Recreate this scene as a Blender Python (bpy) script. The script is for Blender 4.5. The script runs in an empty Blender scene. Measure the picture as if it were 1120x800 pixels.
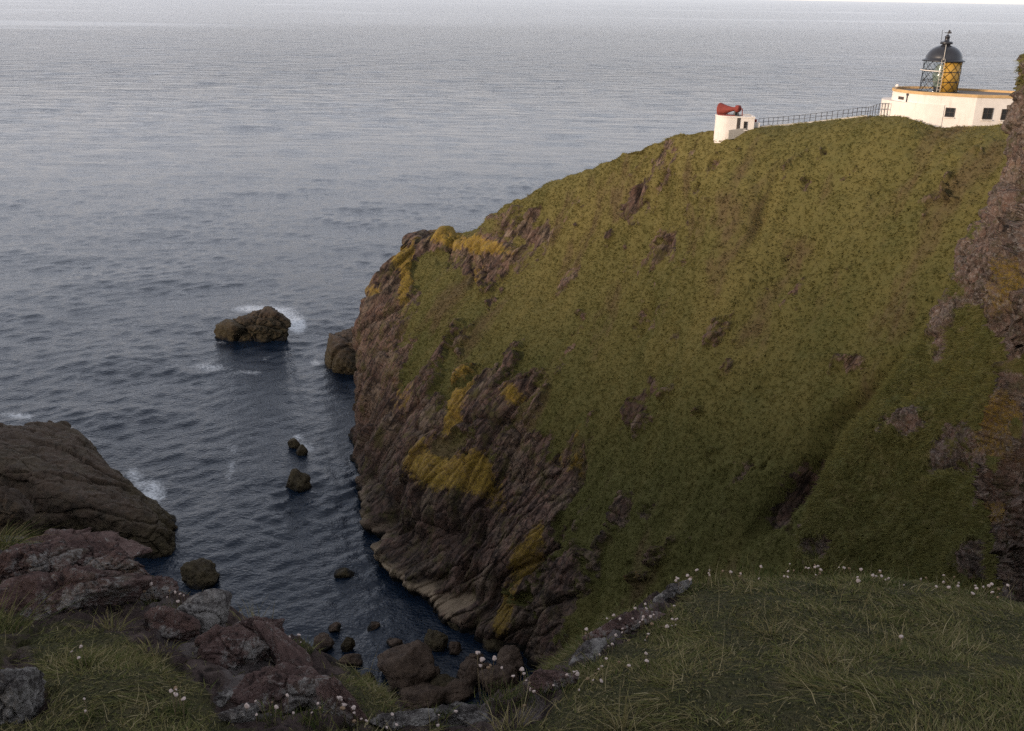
import bpy, bmesh, math, random
import numpy as np
from mathutils import Vector, Matrix

R = math.radians
rng = np.random.default_rng(7)
random.seed(7)
scene = bpy.context.scene
COL = scene.collection

# ------------------------------------------------------------------ camera
H = 75.0                       # eye height above the sea, metres
F, CX, CY = 1030.0, 560.0, 400.0
PITCH, ROLL = R(21.5), R(1.0)
fw = np.array([0, math.cos(PITCH), -math.sin(PITCH)])
up0 = np.array([0, math.sin(PITCH), math.cos(PITCH)])
rt0 = np.array([1.0, 0, 0])
rt = rt0 * math.cos(ROLL) + up0 * math.sin(ROLL)
up = up0 * math.cos(ROLL) - rt0 * math.sin(ROLL)
EYE = np.array([0, 0, H])

cam_d = bpy.data.cameras.new('camera')
cam_d.sensor_width = 36.0
cam_d.lens = 36.0 * F / 1120.0
cam_d.clip_start = 0.1
cam_d.clip_end = 120000
cam = bpy.data.objects.new('camera', cam_d)
COL.objects.link(cam)
m = Matrix.Identity(4)
for i in range(3):
    m[i][0], m[i][1], m[i][2], m[i][3] = rt[i], up[i], -fw[i], EYE[i]
cam.matrix_world = m
scene.camera = cam


def ray(px, py):
    return fw * F + rt * (px - CX) - up * (py - CY)


def at_y(px, py, Y):
    d = ray(px, py)
    return EYE + d * (Y / d[1])


def at_z(px, py, z):
    d = ray(px, py)
    return EYE + d * ((z - H) / d[2])


def project(P):
    q = np.asarray(P, float) - EYE
    w = q @ fw
    w = np.where(np.abs(w) < 1e-6, 1e-6, w)
    return CX + F * (q @ rt) / w, CY - F * (q @ up) / w, w


def m_per_px(p):
    return float((np.asarray(p) - EYE) @ fw) / F


# ------------------------------------------------------------------ noise
_perm = np.random.default_rng(3).permutation(256).astype(np.int32)
_perm = np.concatenate([_perm, _perm, _perm])
_g = np.random.default_rng(5).normal(size=(256, 3)).astype(np.float32)
_g /= np.linalg.norm(_g, axis=1)[:, None]


def pn(P):
    P = np.asarray(P, np.float32)
    i = np.floor(P).astype(np.int32)
    f = P - i
    u = f * f * f * (f * (f * 6 - 15) + 10)
    i &= 255
    out = 0
    for dx in (0, 1):
        wx = u[:, 0] if dx else 1 - u[:, 0]
        hx = _perm[i[:, 0] + dx]
        for dy in (0, 1):
            wy = u[:, 1] if dy else 1 - u[:, 1]
            hy = _perm[hx + i[:, 1] + dy]
            for dz in (0, 1):
                wz = u[:, 2] if dz else 1 - u[:, 2]
                g = _g[_perm[hy + i[:, 2] + dz]]
                d = g[:, 0] * (f[:, 0] - dx) + g[:, 1] * (f[:, 1] - dy) + g[:, 2] * (f[:, 2] - dz)
                out = out + wx * wy * wz * d
    return out * 1.5


def fbm(P, scale, octs=4, gain=.5, lac=2.03, ridged=False, off=0.0):
    P = np.asarray(P, np.float32) / scale + off
    a, s, t = 1.0, 0, 0
    for _ in range(octs):
        n = pn(P)
        if ridged:
            n = 1 - 2 * np.abs(n) - .4
        s = s + a * n
        t += a
        a *= gain
        P = P * lac + 17.3
    return s / t


def cells(P, off=0.0):
    """cellular noise: random value per cell, distance to the cell wall"""
    P = np.asarray(P, np.float32) + off
    i = np.floor(P).astype(np.int32)
    f = P - i
    d1 = np.full(len(P), 9, np.float32); d2 = d1.copy()
    val = np.zeros(len(P), np.float32)
    for dx in (-1, 0, 1):
        for dy in (-1, 0, 1):
            for dz in (-1, 0, 1):
                h = _perm[_perm[_perm[(i[:, 0] + dx) & 255] + ((i[:, 1] + dy) & 255)] + ((i[:, 2] + dz) & 255)]
                q = _g[h] * .42 + .5
                e = (dx + q[:, 0] - f[:, 0]) ** 2 + (dy + q[:, 1] - f[:, 1]) ** 2 + (dz + q[:, 2] - f[:, 2]) ** 2
                k = e < d1
                d2 = np.where(k, d1, np.minimum(d2, e))
                val = np.where(k, h / 255.0, val)
                d1 = np.where(k, e, d1)
    return val, np.sqrt(d2) - np.sqrt(d1)


def blocks(P, size, off=0.0, tilt=.5, crack=.35, sharp=.10):
    v, w = cells(P / size + .07 * np.stack([pn(P / size * 1.7), pn(P / size * 1.7 + 5.1), pn(P / size * 1.7 + 9.4)], 1), off)
    return (v - .5) * tilt - crack * np.exp(-w / sharp)


def on(mask, fn, P):
    r = np.zeros(len(P))
    k = mask > .02
    r[k] = fn(P[k])
    return r


def sstep(a, b, x):
    t = np.clip((x - a) / (b - a), 0, 1)
    return t * t * (3 - 2 * t)


def blobs(px, py, lst):
    """sum of soft ellipses (cx, cy, rx, ry, angle in degrees)"""
    s = np.zeros_like(px)
    for b in lst:
        cx, cy, rx, ry = b[:4]
        a = R(b[4]) if len(b) > 4 else 0
        k = b[5] if len(b) > 5 else 1.0
        dx, dy = px - cx, py - cy
        u = (dx * math.cos(a) + dy * math.sin(a)) / rx
        v = (-dx * math.sin(a) + dy * math.cos(a)) / ry
        s = s + k * np.exp(-(u * u + v * v))
    return s


# ------------------------------------------------------------------ mesh helpers
def tag(o, label, cat, group=None, kind=None):
    o['label'] = label
    o['category'] = cat
    if group:
        o['group'] = group
    if kind:
        o['kind'] = kind
    return o


def raw_mesh(name, V, faces, mat, parent=None, smooth=True, attrs=None):
    """faces: (n,k) int array or list of such arrays"""
    if isinstance(faces, np.ndarray):
        faces = [faces]
    V = np.asarray(V, np.float32)
    me = bpy.data.meshes.new(name)
    nl = sum(f.size for f in faces)
    nf = sum(len(f) for f in faces)
    me.vertices.add(len(V))
    me.vertices.foreach_set('co', V.ravel())
    me.loops.add(nl)
    me.loops.foreach_set('vertex_index', np.concatenate([f.ravel() for f in faces]).astype(np.int32))
    me.polygons.add(nf)
    tot = np.concatenate([np.full(len(f), f.shape[1], np.int32) for f in faces])
    st = np.concatenate([[0], np.cumsum(tot)[:-1]]).astype(np.int32)
    me.polygons.foreach_set('loop_start', st)
    me.polygons.foreach_set('loop_total', tot)
    if smooth:
        me.polygons.foreach_set('use_smooth', np.ones(nf, bool))
    me.update(calc_edges=True)
    for k, a in (attrs or {}).items():
        ca = me.color_attributes.new(k, 'FLOAT_COLOR', 'POINT')
        a = np.asarray(a, np.float32)
        if a.shape[1] == 3:
            a = np.concatenate([a, np.ones((len(a), 1), np.float32)], 1)
        ca.data.foreach_set('color', a.ravel())
    me.materials.append(mat)
    o = bpy.data.objects.new(name, me)
    COL.objects.link(o)
    if parent:
        o.parent = parent
    return o


def grid_faces(nr, nc):
    i = np.arange(nr * nc).reshape(nr, nc)
    return np.stack([i[:-1, :-1], i[:-1, 1:], i[1:, 1:], i[1:, :-1]], -1).reshape(-1, 4)


def empty(name, loc, rz=0.0):
    o = bpy.data.objects.new(name, None)
    o.empty_display_size = .3
    COL.objects.link(o)
    o.location = loc
    o.rotation_euler = (0, 0, rz)
    return o


def bm_obj(name, bm, mat, parent=None, smooth=False, bevel=0.0):
    if bevel:
        bmesh.ops.bevel(bm, geom=list(bm.edges), offset=bevel, segments=2, affect='EDGES', clamp_overlap=True)
    bmesh.ops.recalc_face_normals(bm, faces=bm.faces)
    me = bpy.data.meshes.new(name)
    bm.to_mesh(me)
    bm.free()
    if smooth:
        for p in me.polygons:
            p.use_smooth = True
    me.materials.append(mat)
    o = bpy.data.objects.new(name, me)
    COL.objects.link(o)
    if parent:
        o.parent = parent
    return o


def add_box(bm, c, s, rz=0.0, ry=0.0):
    M = Matrix.Translation(c) @ Matrix.Rotation(rz, 4, 'Z') @ Matrix.Rotation(ry, 4, 'Y') @ Matrix.Diagonal((s[0], s[1], s[2], 1))
    bmesh.ops.create_cube(bm, size=1.0, matrix=M)


def add_tube(bm, a, b, r0, r1=None, seg=8):
    a, b = Vector(a), Vector(b)
    d = b - a
    q = d.to_track_quat('Z', 'Y').to_matrix().to_4x4()
    M = Matrix.Translation((a + b) / 2) @ q
    bmesh.ops.create_cone(bm, cap_ends=True, segments=seg, radius1=r0, radius2=r0 if r1 is None else r1, depth=d.length, matrix=M)


def add_path(bm, pts, r, seg=6):
    for a, b in zip(pts[:-1], pts[1:]):
        add_tube(bm, a, b, r, seg=seg)


def add_lathe(bm, prof, seg=32, M=None, a0=0, a1=2 * math.pi):
    full = abs(a1 - a0 - 2 * math.pi) < 1e-6
    n = seg if full else seg + 1
    rings = []
    for r, z in prof:
        ring = []
        for k in range(n):
            a = a0 + (a1 - a0) * k / seg
            v = Vector((r * math.cos(a), r * math.sin(a), z))
            if M:
                v = M @ v
            ring.append(bm.verts.new(v))
        rings.append(ring)
    for A, B in zip(rings[:-1], rings[1:]):
        for k in range(seg):
            k2 = (k + 1) % n
            bm.faces.new((A[k], A[k2], B[k2], B[k]))


def add_prism(bm, poly, z0, z1):
    lo = [bm.verts.new((x, y, z0)) for x, y in poly]
    hi = [bm.verts.new((x, y, z1)) for x, y in poly]
    n = len(poly)
    for i in range(n):
        j = (i + 1) % n
        bm.faces.new((lo[i], lo[j], hi[j], hi[i]))
    bm.faces.new(lo[::-1])
    bm.faces.new(hi)


def add_ring_prism(bm, outer, inner, z0, z1):
    n = len(outer)
    vs = [[bm.verts.new((x, y, z)) for x, y in p] for p, z in ((outer, z0), (outer, z1), (inner, z1), (inner, z0))]
    for i in range(n):
        j = (i + 1) % n
        for k in range(4):
            A, B = vs[k], vs[(k + 1) % 4]
            bm.faces.new((A[i], A[j], B[j], B[i]))


# ------------------------------------------------------------------ materials
class NT:
    def __init__(self, name):
        self.m = bpy.data.materials.new(name)
        self.m.use_nodes = True
        self.t = self.m.node_tree
        self.b = self.t.nodes['Principled BSDF']
        self.co = self.t.nodes.new('ShaderNodeTexCoord').outputs['Object']

    def n(self, kind, **inp):
        nd = self.t.nodes.new(kind)
        for k, v in inp.items():
            key = k.replace('_', ' ')
            if key in nd.inputs:
                self.put(nd.inputs[key], v)
            else:
                setattr(nd, k, v)
        return nd

    def put(self, sock, v):
        if isinstance(v, bpy.types.NodeSocket):
            self.t.links.new(v, sock)
        else:
            if sock.type == 'RGBA' and len(v) == 3:
                v = (*v, 1)
            sock.default_value = v

    def mapping(self, scale=(1, 1, 1), rot=(0, 0, 0), co=None):
        nd = self.n('ShaderNodeMapping', Vector=co or self.co, Scale=scale, Rotation=rot)
        return nd.outputs[0]

    def noise(self, scale, detail=4, rough=.55, co=None, dist=0.0):
        return self.n('ShaderNodeTexNoise', Vector=co or self.co, Scale=scale, Detail=detail, Roughness=rough, Distortion=dist).outputs[0]

    def voro(self, scale, co=None, feature='F1', out=0):
        nd = self.n('ShaderNodeTexVoronoi', feature=feature)
        self.put(nd.inputs['Vector'], co or self.co)
        self.put(nd.inputs['Scale'], scale)
        return nd.outputs[out]

    def ramp(self, v, *stops, interp='LINEAR'):
        nd = self.t.nodes.new('ShaderNodeValToRGB')
        cr = nd.color_ramp
        cr.interpolation = interp
        while len(cr.elements) < len(stops):
            cr.elements.new(.5)
        for e, (p, c) in zip(cr.elements, stops):
            e.position = p
            e.color = (c, c, c, 1) if isinstance(c, (int, float)) else (*c, 1)
        self.put(nd.inputs[0], v)
        return nd.outputs[0]

    def mix(self, f, a, b, mode='MIX'):
        nd = self.t.nodes.new('ShaderNodeMix')
        nd.data_type = 'RGBA'
        nd.blend_type = mode
        self.put(nd.inputs[0], f)
        self.put(nd.inputs[6], a)
        self.put(nd.inputs[7], b)
        return nd.outputs[2]

    def frame(self, ax, k):
        """object coordinates turned so that x runs along ax; the other two axes are scaled by k"""
        a = Vector(ax).normalized()
        b = a.cross(Vector((0, 0, 1))).normalized()
        c = a.cross(b)
        cx = self.t.nodes.new('ShaderNodeCombineXYZ')
        for i, (v, sc) in enumerate(((a, 1), (b, k), (c, k))):
            nd = self.t.nodes.new('ShaderNodeVectorMath')
            nd.operation = 'DOT_PRODUCT'
            self.t.links.new(self.co, nd.inputs[0])
            nd.inputs[1].default_value = v * sc
            self.t.links.new(nd.outputs['Value'], cx.inputs[i])
        return cx.outputs[0]

    def math(self, op, a, b=0.0, clamp=False):
        nd = self.t.nodes.new('ShaderNodeMath')
        nd.operation = op
        nd.use_clamp = clamp
        self.put(nd.inputs[0], a)
        self.put(nd.inputs[1], b)
        return nd.outputs[0]

    def attr(self, name):
        nd = self.n('ShaderNodeAttribute', attribute_name=name)
        sp = self.n('ShaderNodeSeparateColor', Color=nd.outputs['Color'])
        return sp.outputs[0], sp.outputs[1], sp.outputs[2], nd.outputs['Alpha'], nd.outputs['Color']

    def xyz(self):
        return self.n('ShaderNodeSeparateXYZ', Vector=self.co).outputs

    def bump(self, h, strength=.5, dist=.1, normal=None):
        nd = self.n('ShaderNodeBump', Height=h, Strength=strength, Distance=dist)
        if normal:
            self.put(nd.inputs['Normal'], normal)
        return nd.outputs[0]

    def done(self, color=None, rough=.9, normal=None, spec=.2, **kw):
        if color is not None:
            self.put(self.b.inputs['Base Color'], color)
        self.put(self.b.inputs['Roughness'], rough)
        self.put(self.b.inputs['Specular IOR Level'], spec)
        if normal is not None:
            self.put(self.b.inputs['Normal'], normal)
        for k, v in kw.items():
            self.put(self.b.inputs[k.replace('_', ' ')], v)
        return self.m


def rock_colour(n, s=1.0, warm=1.0):
    """maroon, brown and grey weathered volcanic rock; s scales the feature size"""
    a = n.noise(.35 / s, 5, .6)
    base = n.ramp(a, (.3, (.080, .046, .034)), (.48, (.150, .084, .060)), (.6, (.160, .115, .076)), (.75, (.21, .155, .115)))
    fine = n.noise(3.2 / s, 6, .7)
    base = n.mix(n.ramp(fine, (.35, 0), (.7, .6)), base, (.21, .165, .14))
    dark = n.ramp(n.noise(1.1 / s, 6, .65, dist=.6), (.33, .85), (.5, 0))
    return n.mix(dark, base, (.032, .026, .025))


TURF_B = (.088, .062, .034)
TURF_G, TURF_O = (.067, .066, .021), (.130, .108, .038)


def mat_headland():
    n = NT('headland turf and rock')
    rock, lich, dry, _, _ = n.attr('mask')
    z = n.xyz()[2]
    # turf
    tone, brown = dry, n.attr('mask')[3]
    g2 = n.noise(.8, 5, .65)
    g3 = n.noise(5.0, 4, .7)
    turf = n.mix(n.math('ADD', tone, n.math('MULTIPLY', n.math('SUBTRACT', g2, .5), .7), True), TURF_G, TURF_O)
    turf = n.mix(n.math('MULTIPLY', n.math('SUBTRACT', 1.0, brown), .8, True), turf, TURF_B)
    turf = n.mix(n.ramp(g3, (.45, .0), (.8, .4)), turf, (.15, .125, .055))
    turf = n.mix(n.ramp(n.noise(.7, 6, .7, dist=.8), (.25, .5), (.34, 0)), turf, (.050, .040, .026))
    # rock, with strata streaks
    st = n.frame((.80, -.28, -.48), .15)
    streak = n.noise(1.9, 6, .65, co=st, dist=.25)
    rc = rock_colour(n, 2.0)
    rc = n.mix(n.ramp(streak, (.34, .95), (.5, 0)), rc, (.030, .021, .019))
    cw = n.math('ABSOLUTE', n.math('SUBTRACT', n.noise(.9, 5, .6, co=n.frame((.80, -.28, -.48), .40)), .5))
    rc = n.mix(n.ramp(cw, (.0, .9), (.035, 0)), rc, (.014, .011, .010))  # crack shadows painted into the rock colour as thin dark lines
    rc = n.mix(n.ramp(n.noise(.16, 4, .6), (.42, 0), (.62, .75)), rc, n.mix(.62, rc, (.012, .010, .010)))
    rc = n.mix(n.ramp(streak, (.58, 0), (.72, .55)), rc, (.17, .13, .085))
    rc = n.mix(n.ramp(n.noise(.5, 6, .7, co=n.mapping((1, 1, .4))), (.52, 0), (.66, .8)), rc, (.085, .075, .028))
    vc = n.voro(.8, co=n.frame((.80, -.28, -.48), .22), feature='DISTANCE_TO_EDGE')
    rc = n.mix(n.ramp(vc, (.0, .8), (.03, 0)), rc, (.016, .012, .011))  # block joints darkened too, crack shade put into the colour
    # orange lichen
    ln = n.noise(1.4, 7, .72)
    lm = n.math('ADD', n.math('MULTIPLY', lich, .92), n.math('MULTIPLY', n.math('SUBTRACT', n.math('ADD', n.math('MULTIPLY', ln, .55), n.math('MULTIPLY', streak, .45)), .60), 2.6))
    lm = n.ramp(lm, (.10, 0), (.42, 1))
    lm = n.math('MULTIPLY', lm, n.ramp(n.noise(6.0, 6, .75), (.38, .25), (.54, 1)))
    lm = n.math('MULTIPLY', lm, n.ramp(lich, (.08, 0), (.3, 1)))
    rc = n.mix(n.math('MULTIPLY', lm, .80), rc, n.ramp(n.noise(2.5, 5, .7), (.3, (.15, .098, .018)), (.7, (.36, .24, .034))))
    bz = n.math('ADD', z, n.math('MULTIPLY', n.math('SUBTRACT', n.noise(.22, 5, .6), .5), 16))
    rc = n.mix(n.ramp(n.math('DIVIDE', bz, 20.0), (.30, .55), (.70, 0)), rc, n.mix(.55, rc, (.012, .011, .010)))  # lower rock darkened: black splash-zone lichen plus cliff-foot shade put into the colour
    # barnacle band above the tide line and weed below it
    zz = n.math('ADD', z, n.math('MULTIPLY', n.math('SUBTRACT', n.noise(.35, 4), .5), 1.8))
    rc = n.mix(n.math('MULTIPLY', n.ramp(n.math('DIVIDE', zz, 10.0), (.10, 0), (.15, .8), (.21, .8), (.27, 0)), n.math('MULTIPLY', dry, 1.0)), rc, (.27, .21, .145))
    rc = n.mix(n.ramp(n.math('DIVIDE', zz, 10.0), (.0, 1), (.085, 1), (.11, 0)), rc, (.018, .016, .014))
    # mask with a ragged edge
    rm = n.math('ADD', rock, n.math('MULTIPLY', n.math('SUBTRACT', n.noise(.8, 8, .75), .5), 1.5))
    rm = n.ramp(rm, (.42, 0), (.58, 1))
    col = n.mix(rm, turf, rc)
    h = n.math('ADD', n.math('MULTIPLY', n.noise(2.2, 8, .72), 1.0), n.math('MULTIPLY', streak, n.math('MULTIPLY', rm, 1.2)))
    nb = n.bump(h, .5, .35)
    return n.done(col, .95, nb, .12)


def mat_crag():
    n = NT('grey lichened crag')
    rock, lich, dry, _, _ = n.attr('mask')
    g2 = n.noise(.9, 5, .65)
    turf = n.ramp(g2, (.3, (.062, .072, .021)), (.5, (.098, .096, .031)), (.72, (.15, .12, .05)))
    turf = n.mix(n.ramp(n.noise(6, 4, .7), (.4, 0), (.75, .5)), turf, (.13, .10, .05))
    rc = rock_colour(n, .9)
    cw = n.math('ABSOLUTE', n.math('SUBTRACT', n.noise(1.0, 6, .62, co=n.mapping((1.3, 1.3, .6))), .5))
    rc = n.mix(n.ramp(cw, (.0, .95), (.045, 0)), rc, (.013, .011, .010))  # shade of the crag's cracks painted as dark lines
    rc = n.mix(n.ramp(n.noise(.5, 4, .6), (.45, 0), (.65, .7)), rc, n.mix(.6, rc, (.02, .015, .012)))
    rc = n.mix(n.ramp(n.noise(1.6, 6, .7), (.42, 0), (.62, .6)), rc, (.17, .135, .12))
    rc = n.mix(n.ramp(n.noise(5.5, 6, .75), (.52, 0), (.66, .75)), rc, (.30, .27, .24))
    rc = n.mix(n.ramp(n.noise(1.1, 6, .75), (.52, 0), (.64, .7)), rc, (.07, .065, .03))
    ln = n.noise(2.6, 7, .75)
    lm = n.math('MULTIPLY', n.ramp(n.math('ADD', n.math('MULTIPLY', lich, 1.35), n.math('MULTIPLY', n.math('SUBTRACT', ln, .66), 2.4)), (.1, 0), (.6, 1)), n.ramp(n.noise(9, 6, .75), (.40, .1), (.56, 1)))
    lm = n.math('MULTIPLY', lm, n.ramp(lich, (.08, 0), (.3, 1)))
    rc = n.mix(n.math('MULTIPLY', lm, .85), rc, n.ramp(n.noise(4.5, 5, .7), (.3, (.11, .075, .016)), (.7, (.26, .175, .028))))
    rm = n.math('ADD', rock, n.math('MULTIPLY', n.math('SUBTRACT', n.noise(1.3, 8, .75), .5), 1.5))
    rm = n.ramp(rm, (.42, 0), (.58, 1))
    h = n.noise(4.0, 9, .75)
    return n.done(n.mix(rm, turf, rc), .95, n.bump(h, .9, .28), .12)


def mat_sea_rock(name='weedy sea rock', cols=((.032, .025, .014), (.070, .055, .027), (.10, .080, .042))):
    n = NT(name)
    z = n.n('ShaderNodeSeparateXYZ', Vector=n.n('ShaderNodeNewGeometry').outputs['Position']).outputs[2]
    rc = n.mix(.5, rock_colour(n, 1.6), (.032, .026, .020))
    weed = n.ramp(n.noise(.8, 7, .7), (.35, cols[0]), (.6, cols[1]), (.8, cols[2]))
    zz = n.math('ADD', z, n.math('MULTIPLY', n.math('SUBTRACT', n.noise(.5, 5), .5), 3.5))
    col = n.mix(n.ramp(n.math('DIVIDE', zz, 10.0), (.25, .9), (.62, .35)), rc, weed)
    col = n.mix(n.ramp(n.math('DIVIDE', zz, 10.0), (.02, 1), (.07, 0)), col, (.016, .014, .012))
    return n.done(col, .85, n.bump(n.noise(1.6, 9, .75), .9, .5), .25)


def mat_near_rock(name, maroon, lichen_amt):
    n = NT(name)
    a = n.noise(3.0, 6, .65)
    if maroon:
        base = n.ramp(a, (.3, (.085, .053, .047)), (.5, (.170, .108, .094)), (.7, (.25, .18, .155)))
    else:
        base = n.ramp(a, (.3, (.085, .076, .072)), (.5, (.15, .132, .124)), (.7, (.22, .20, .18)))
    base = n.mix(n.ramp(n.noise(11, 7, .72, dist=.8), (.34, .85), (.48, 0)), base, (.022, .018, .018))
    base = n.mix(n.ramp(n.noise(5, 6, .7), (.52, 0), (.66, .55)), base, (.085, .08, .05))
    lv = n.math('ADD', n.math('ADD', n.math('MULTIPLY', n.noise(16, 9, .8, dist=.8), .8), n.math('MULTIPLY', n.noise(48, 5, .7), .25)), n.math('MULTIPLY', n.noise(2.6, 4), .5))
    lm = n.ramp(lv, (.81 - lichen_amt, 0), (.90 - lichen_amt, .9))
    col = n.mix(lm, base, n.ramp(n.noise(30, 4), (.3, (.26, .24, .22)), (.7, (.46, .43, .40))))
    h = n.math('ADD', n.noise(14, 10, .78), n.math('MULTIPLY', n.noise(60, 4, .7), .3))
    return n.done(col, .95, n.bump(h, 1.0, .09), .12)


def mat_ground():
    n = NT('cliff top turf and stone')
    rock, lich, dry, _, _ = n.attr('mask')
    soil = n.ramp(n.noise(6, 6, .7), (.3, (.058, .062, .024)), (.5, (.092, .088, .036)), (.72, (.14, .115, .06)))
    thatch = n.noise(70, 5, .75, co=n.mapping((1, .35, 1), (0, 0, R(30))))
    soil = n.mix(n.ramp(thatch, (.40, .85), (.52, 0)), soil, (.022, .022, .011))
    soil = n.mix(n.ramp(thatch, (.55, 0), (.70, .7)), soil, (.17, .14, .075))
    a = n.noise(3.0, 7, .68)
    rc = n.ramp(a, (.3, (.058, .042, .039)), (.5, (.115, .082, .074)), (.7, (.17, .13, .11)))
    rc = n.mix(n.ramp(n.noise(12, 7, .75, dist=.6), (.36, .85), (.5, 0)), rc, (.02, .017, .017))
    lv = n.math('ADD', n.noise(9, 8, .78), n.math('MULTIPLY', lich, .4))
    rc = n.mix(n.ramp(lv, (.78, 0), (.90, .6)), rc, (.24, .21, .20))
    rm = n.ramp(n.math('ADD', rock, n.math('MULTIPLY', n.math('SUBTRACT', n.noise(5, 8, .75), .5), 1.2)), (.42, 0), (.58, 1))
    h = n.math('ADD', n.noise(10, 10, .8), n.math('MULTIPLY', n.voro(22), .5))
    return n.done(n.mix(rm, soil, rc), .95, n.bump(h, 1.0, .12), .1)


def mat_blades(name, rough=.7):
    n = NT(name)
    c = n.attr('tint')[4]
    n.done(c, rough, None, .1)
    t = n.t
    tl = t.nodes.new('ShaderNodeBsdfTranslucent')
    t.links.new(c, tl.inputs[0])
    mx = t.nodes.new('ShaderNodeMixShader')
    mx.inputs[0].default_value = .32
    t.links.new(n.b.outputs[0], mx.inputs[1])
    t.links.new(tl.outputs[0], mx.inputs[2])
    t.links.new(mx.outputs[0], t.nodes['Material Output'].inputs[0])
    return n.m


def mat_sea():
    n = NT('grey sea water')
    foam, slick, far, _, _ = n.attr('sea')
    c1 = n.mapping((1, 1.5, 1), (0, 0, R(12)))
    b0 = n.noise(1.5, 3, .6, co=c1)
    b1 = n.noise(.42, 4, .6, co=n.mapping((1, 2.0, 1), (0, 0, R(-10))))
    b2 = n.noise(.10, 4, .6, co=n.mapping((1, 2.4, 1), (0, 0, R(6))))
    wide = n.attr('sea')[3]
    h = n.math('ADD', n.math('MULTIPLY', n.math('MULTIPLY', b0, .18), n.math('SUBTRACT', 1.0, wide, True)), n.math('MULTIPLY', n.math('MULTIPLY', b1, far), .34))
    b3 = n.noise(.022, 5, .6, co=n.mapping((1, 3.0, 1), (0, 0, R(-4))))
    h = n.math('ADD', h, n.math('MULTIPLY', n.math('MULTIPLY', b2, wide), 2.3))
    h = n.math('ADD', h, n.math('MULTIPLY', n.math('MULTIPLY', b3, wide), 9.0))
    h = n.math('MULTIPLY', h, n.math('SUBTRACT', 1.0, n.math('MULTIPLY', slick, .85)))
    nb = n.bump(h, 1.0, 1.0)
    fn = n.math('ADD', n.noise(.55, 9, .78, dist=2.2), n.math('MULTIPLY', n.noise(3.0, 5, .7, dist=1.0), .35))
    fm = n.ramp(n.math('ADD', n.math('MULTIPLY', foam, .98), n.math('MULTIPLY', n.math('SUBTRACT', fn, .96), 1.7)), (.0, 0), (.55, .85))
    lace = n.voro(1.0, co=n.mapping((1, 1.6, 1)), feature='DISTANCE_TO_EDGE')
    fm = n.math('MULTIPLY', fm, n.ramp(lace, (.0, 1), (.10, .9), (.28, .35)))
    col = n.mix(fm, (.006, .012, .023), (.72, .74, .76))
    rough = n.math('ADD', n.math('MULTIPLY', fm, .6), n.math('ADD', .06, n.math('MULTIPLY', wide, .08)))
    return n.done(col, rough, nb, .5, IOR=1.333)


def plain(name, col, rough=.6, var=.25, scale=3.0, spec=.3, metal=0.0, bump=.0, dirt=None):
    n = NT(name)
    dk = tuple(c * (1 - var) for c in col)
    c = n.mix(n.ramp(n.noise(scale, 6, .7), (.35, 1), (.65, 0)), col, dk)
    if dirt:
        st = n.noise(1.0, 6, .7, co=n.mapping((3.0, 3.0, .35)))
        c = n.mix(n.ramp(st, (.56, 0), (.72, .55)), c, dirt)
    nb = n.bump(n.noise(scale * 3, 6, .7), bump, .02) if bump else None
    return n.done(c, rough, nb, spec, Metallic=metal)


M = {}
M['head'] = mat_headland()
M['crag'] = mat_crag()
M['searock'] = mat_sea_rock()
M['maroon'] = mat_near_rock('maroon rock', True, .02)
M['grey'] = mat_near_rock('grey lichened rock', False, .09)
M['ground'] = mat_ground()
M['ground_rock'] = mat_near_rock('dark brown outcrop', True, -.03)
M['blade'] = mat_blades('grass blades')
M['sea'] = mat_sea()
M['white'] = plain('weathered white paint', (.72, .66, .60), .8, .10, 1.2, .2, bump=.35, dirt=(.46, .39, .32))
M['ochre'] = plain('ochre paint', (.55, .36, .17), .7, .25, 2.0, .2, dirt=(.38, .26, .15))
M['gold'] = plain('gold painted blanking panels', (.55, .31, .055), .5, .15, 2.0, .3)
M['black'] = plain('black gloss paint', (.022, .022, .026), .35, .2, 3.0, .5)
M['iron'] = plain('dark iron', (.035, .035, .04), .5, .3, 6.0, .4)
M['dark'] = plain('dark window glass', (.03, .032, .036), .15, .2, 1.0, .5)
M['frame'] = plain('dark timber', (.06, .05, .045), .6, .2, 4.0)
M['roof'] = plain('grey roof felt', (.20, .17, .15), .9, .25, 2.0, .1)
M['red'] = plain('faded red paint', (.24, .050, .038), .7, .35, 4.0, .2)
M['lime'] = plain('limewashed low wall', (.48, .44, .38), .85, .2, 3.0, .1, bump=.4)
M['stem'] = plain('thrift stem', (.16, .12, .07), .8, .2, 20)
M['petal'] = plain('faded thrift petals', (.48, .39, .35), .85, .25, 60, .1)
M['seed'] = plain('brown spent thrift', (.24, .165, .105), .9, .3, 60, .1)
M['cushion'] = plain('thrift leaves', (.035, .055, .018), .85, .4, 30, .1)


def mat_glass():
    n = NT('lantern glass')
    n.done((1, 1, 1), .02, None, .5, IOR=1.45, Transmission_Weight=1.0)
    # thin panes: mostly clear with a weak mirror
    t = n.t
    tr = t.nodes.new('ShaderNodeBsdfTransparent')
    tr.inputs[0].default_value = (.93, .95, .95, 1)
    gl = t.nodes.new('ShaderNodeBsdfGlossy')
    gl.inputs['Roughness'].default_value = .02
    mx = t.nodes.new('ShaderNodeMixShader')
    mx.inputs[0].default_value = .10
    t.links.new(tr.outputs[0], mx.inputs[1])
    t.links.new(gl.outputs[0], mx.inputs[2])
    t.links.new(mx.outputs[0], t.nodes['Material Output'].inputs[0])
    return n.m


M['glass'] = mat_glass()
M['lens'] = plain('pale lens prisms', (.22, .27, .23), .2, .2, 4.0, .6)


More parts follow.
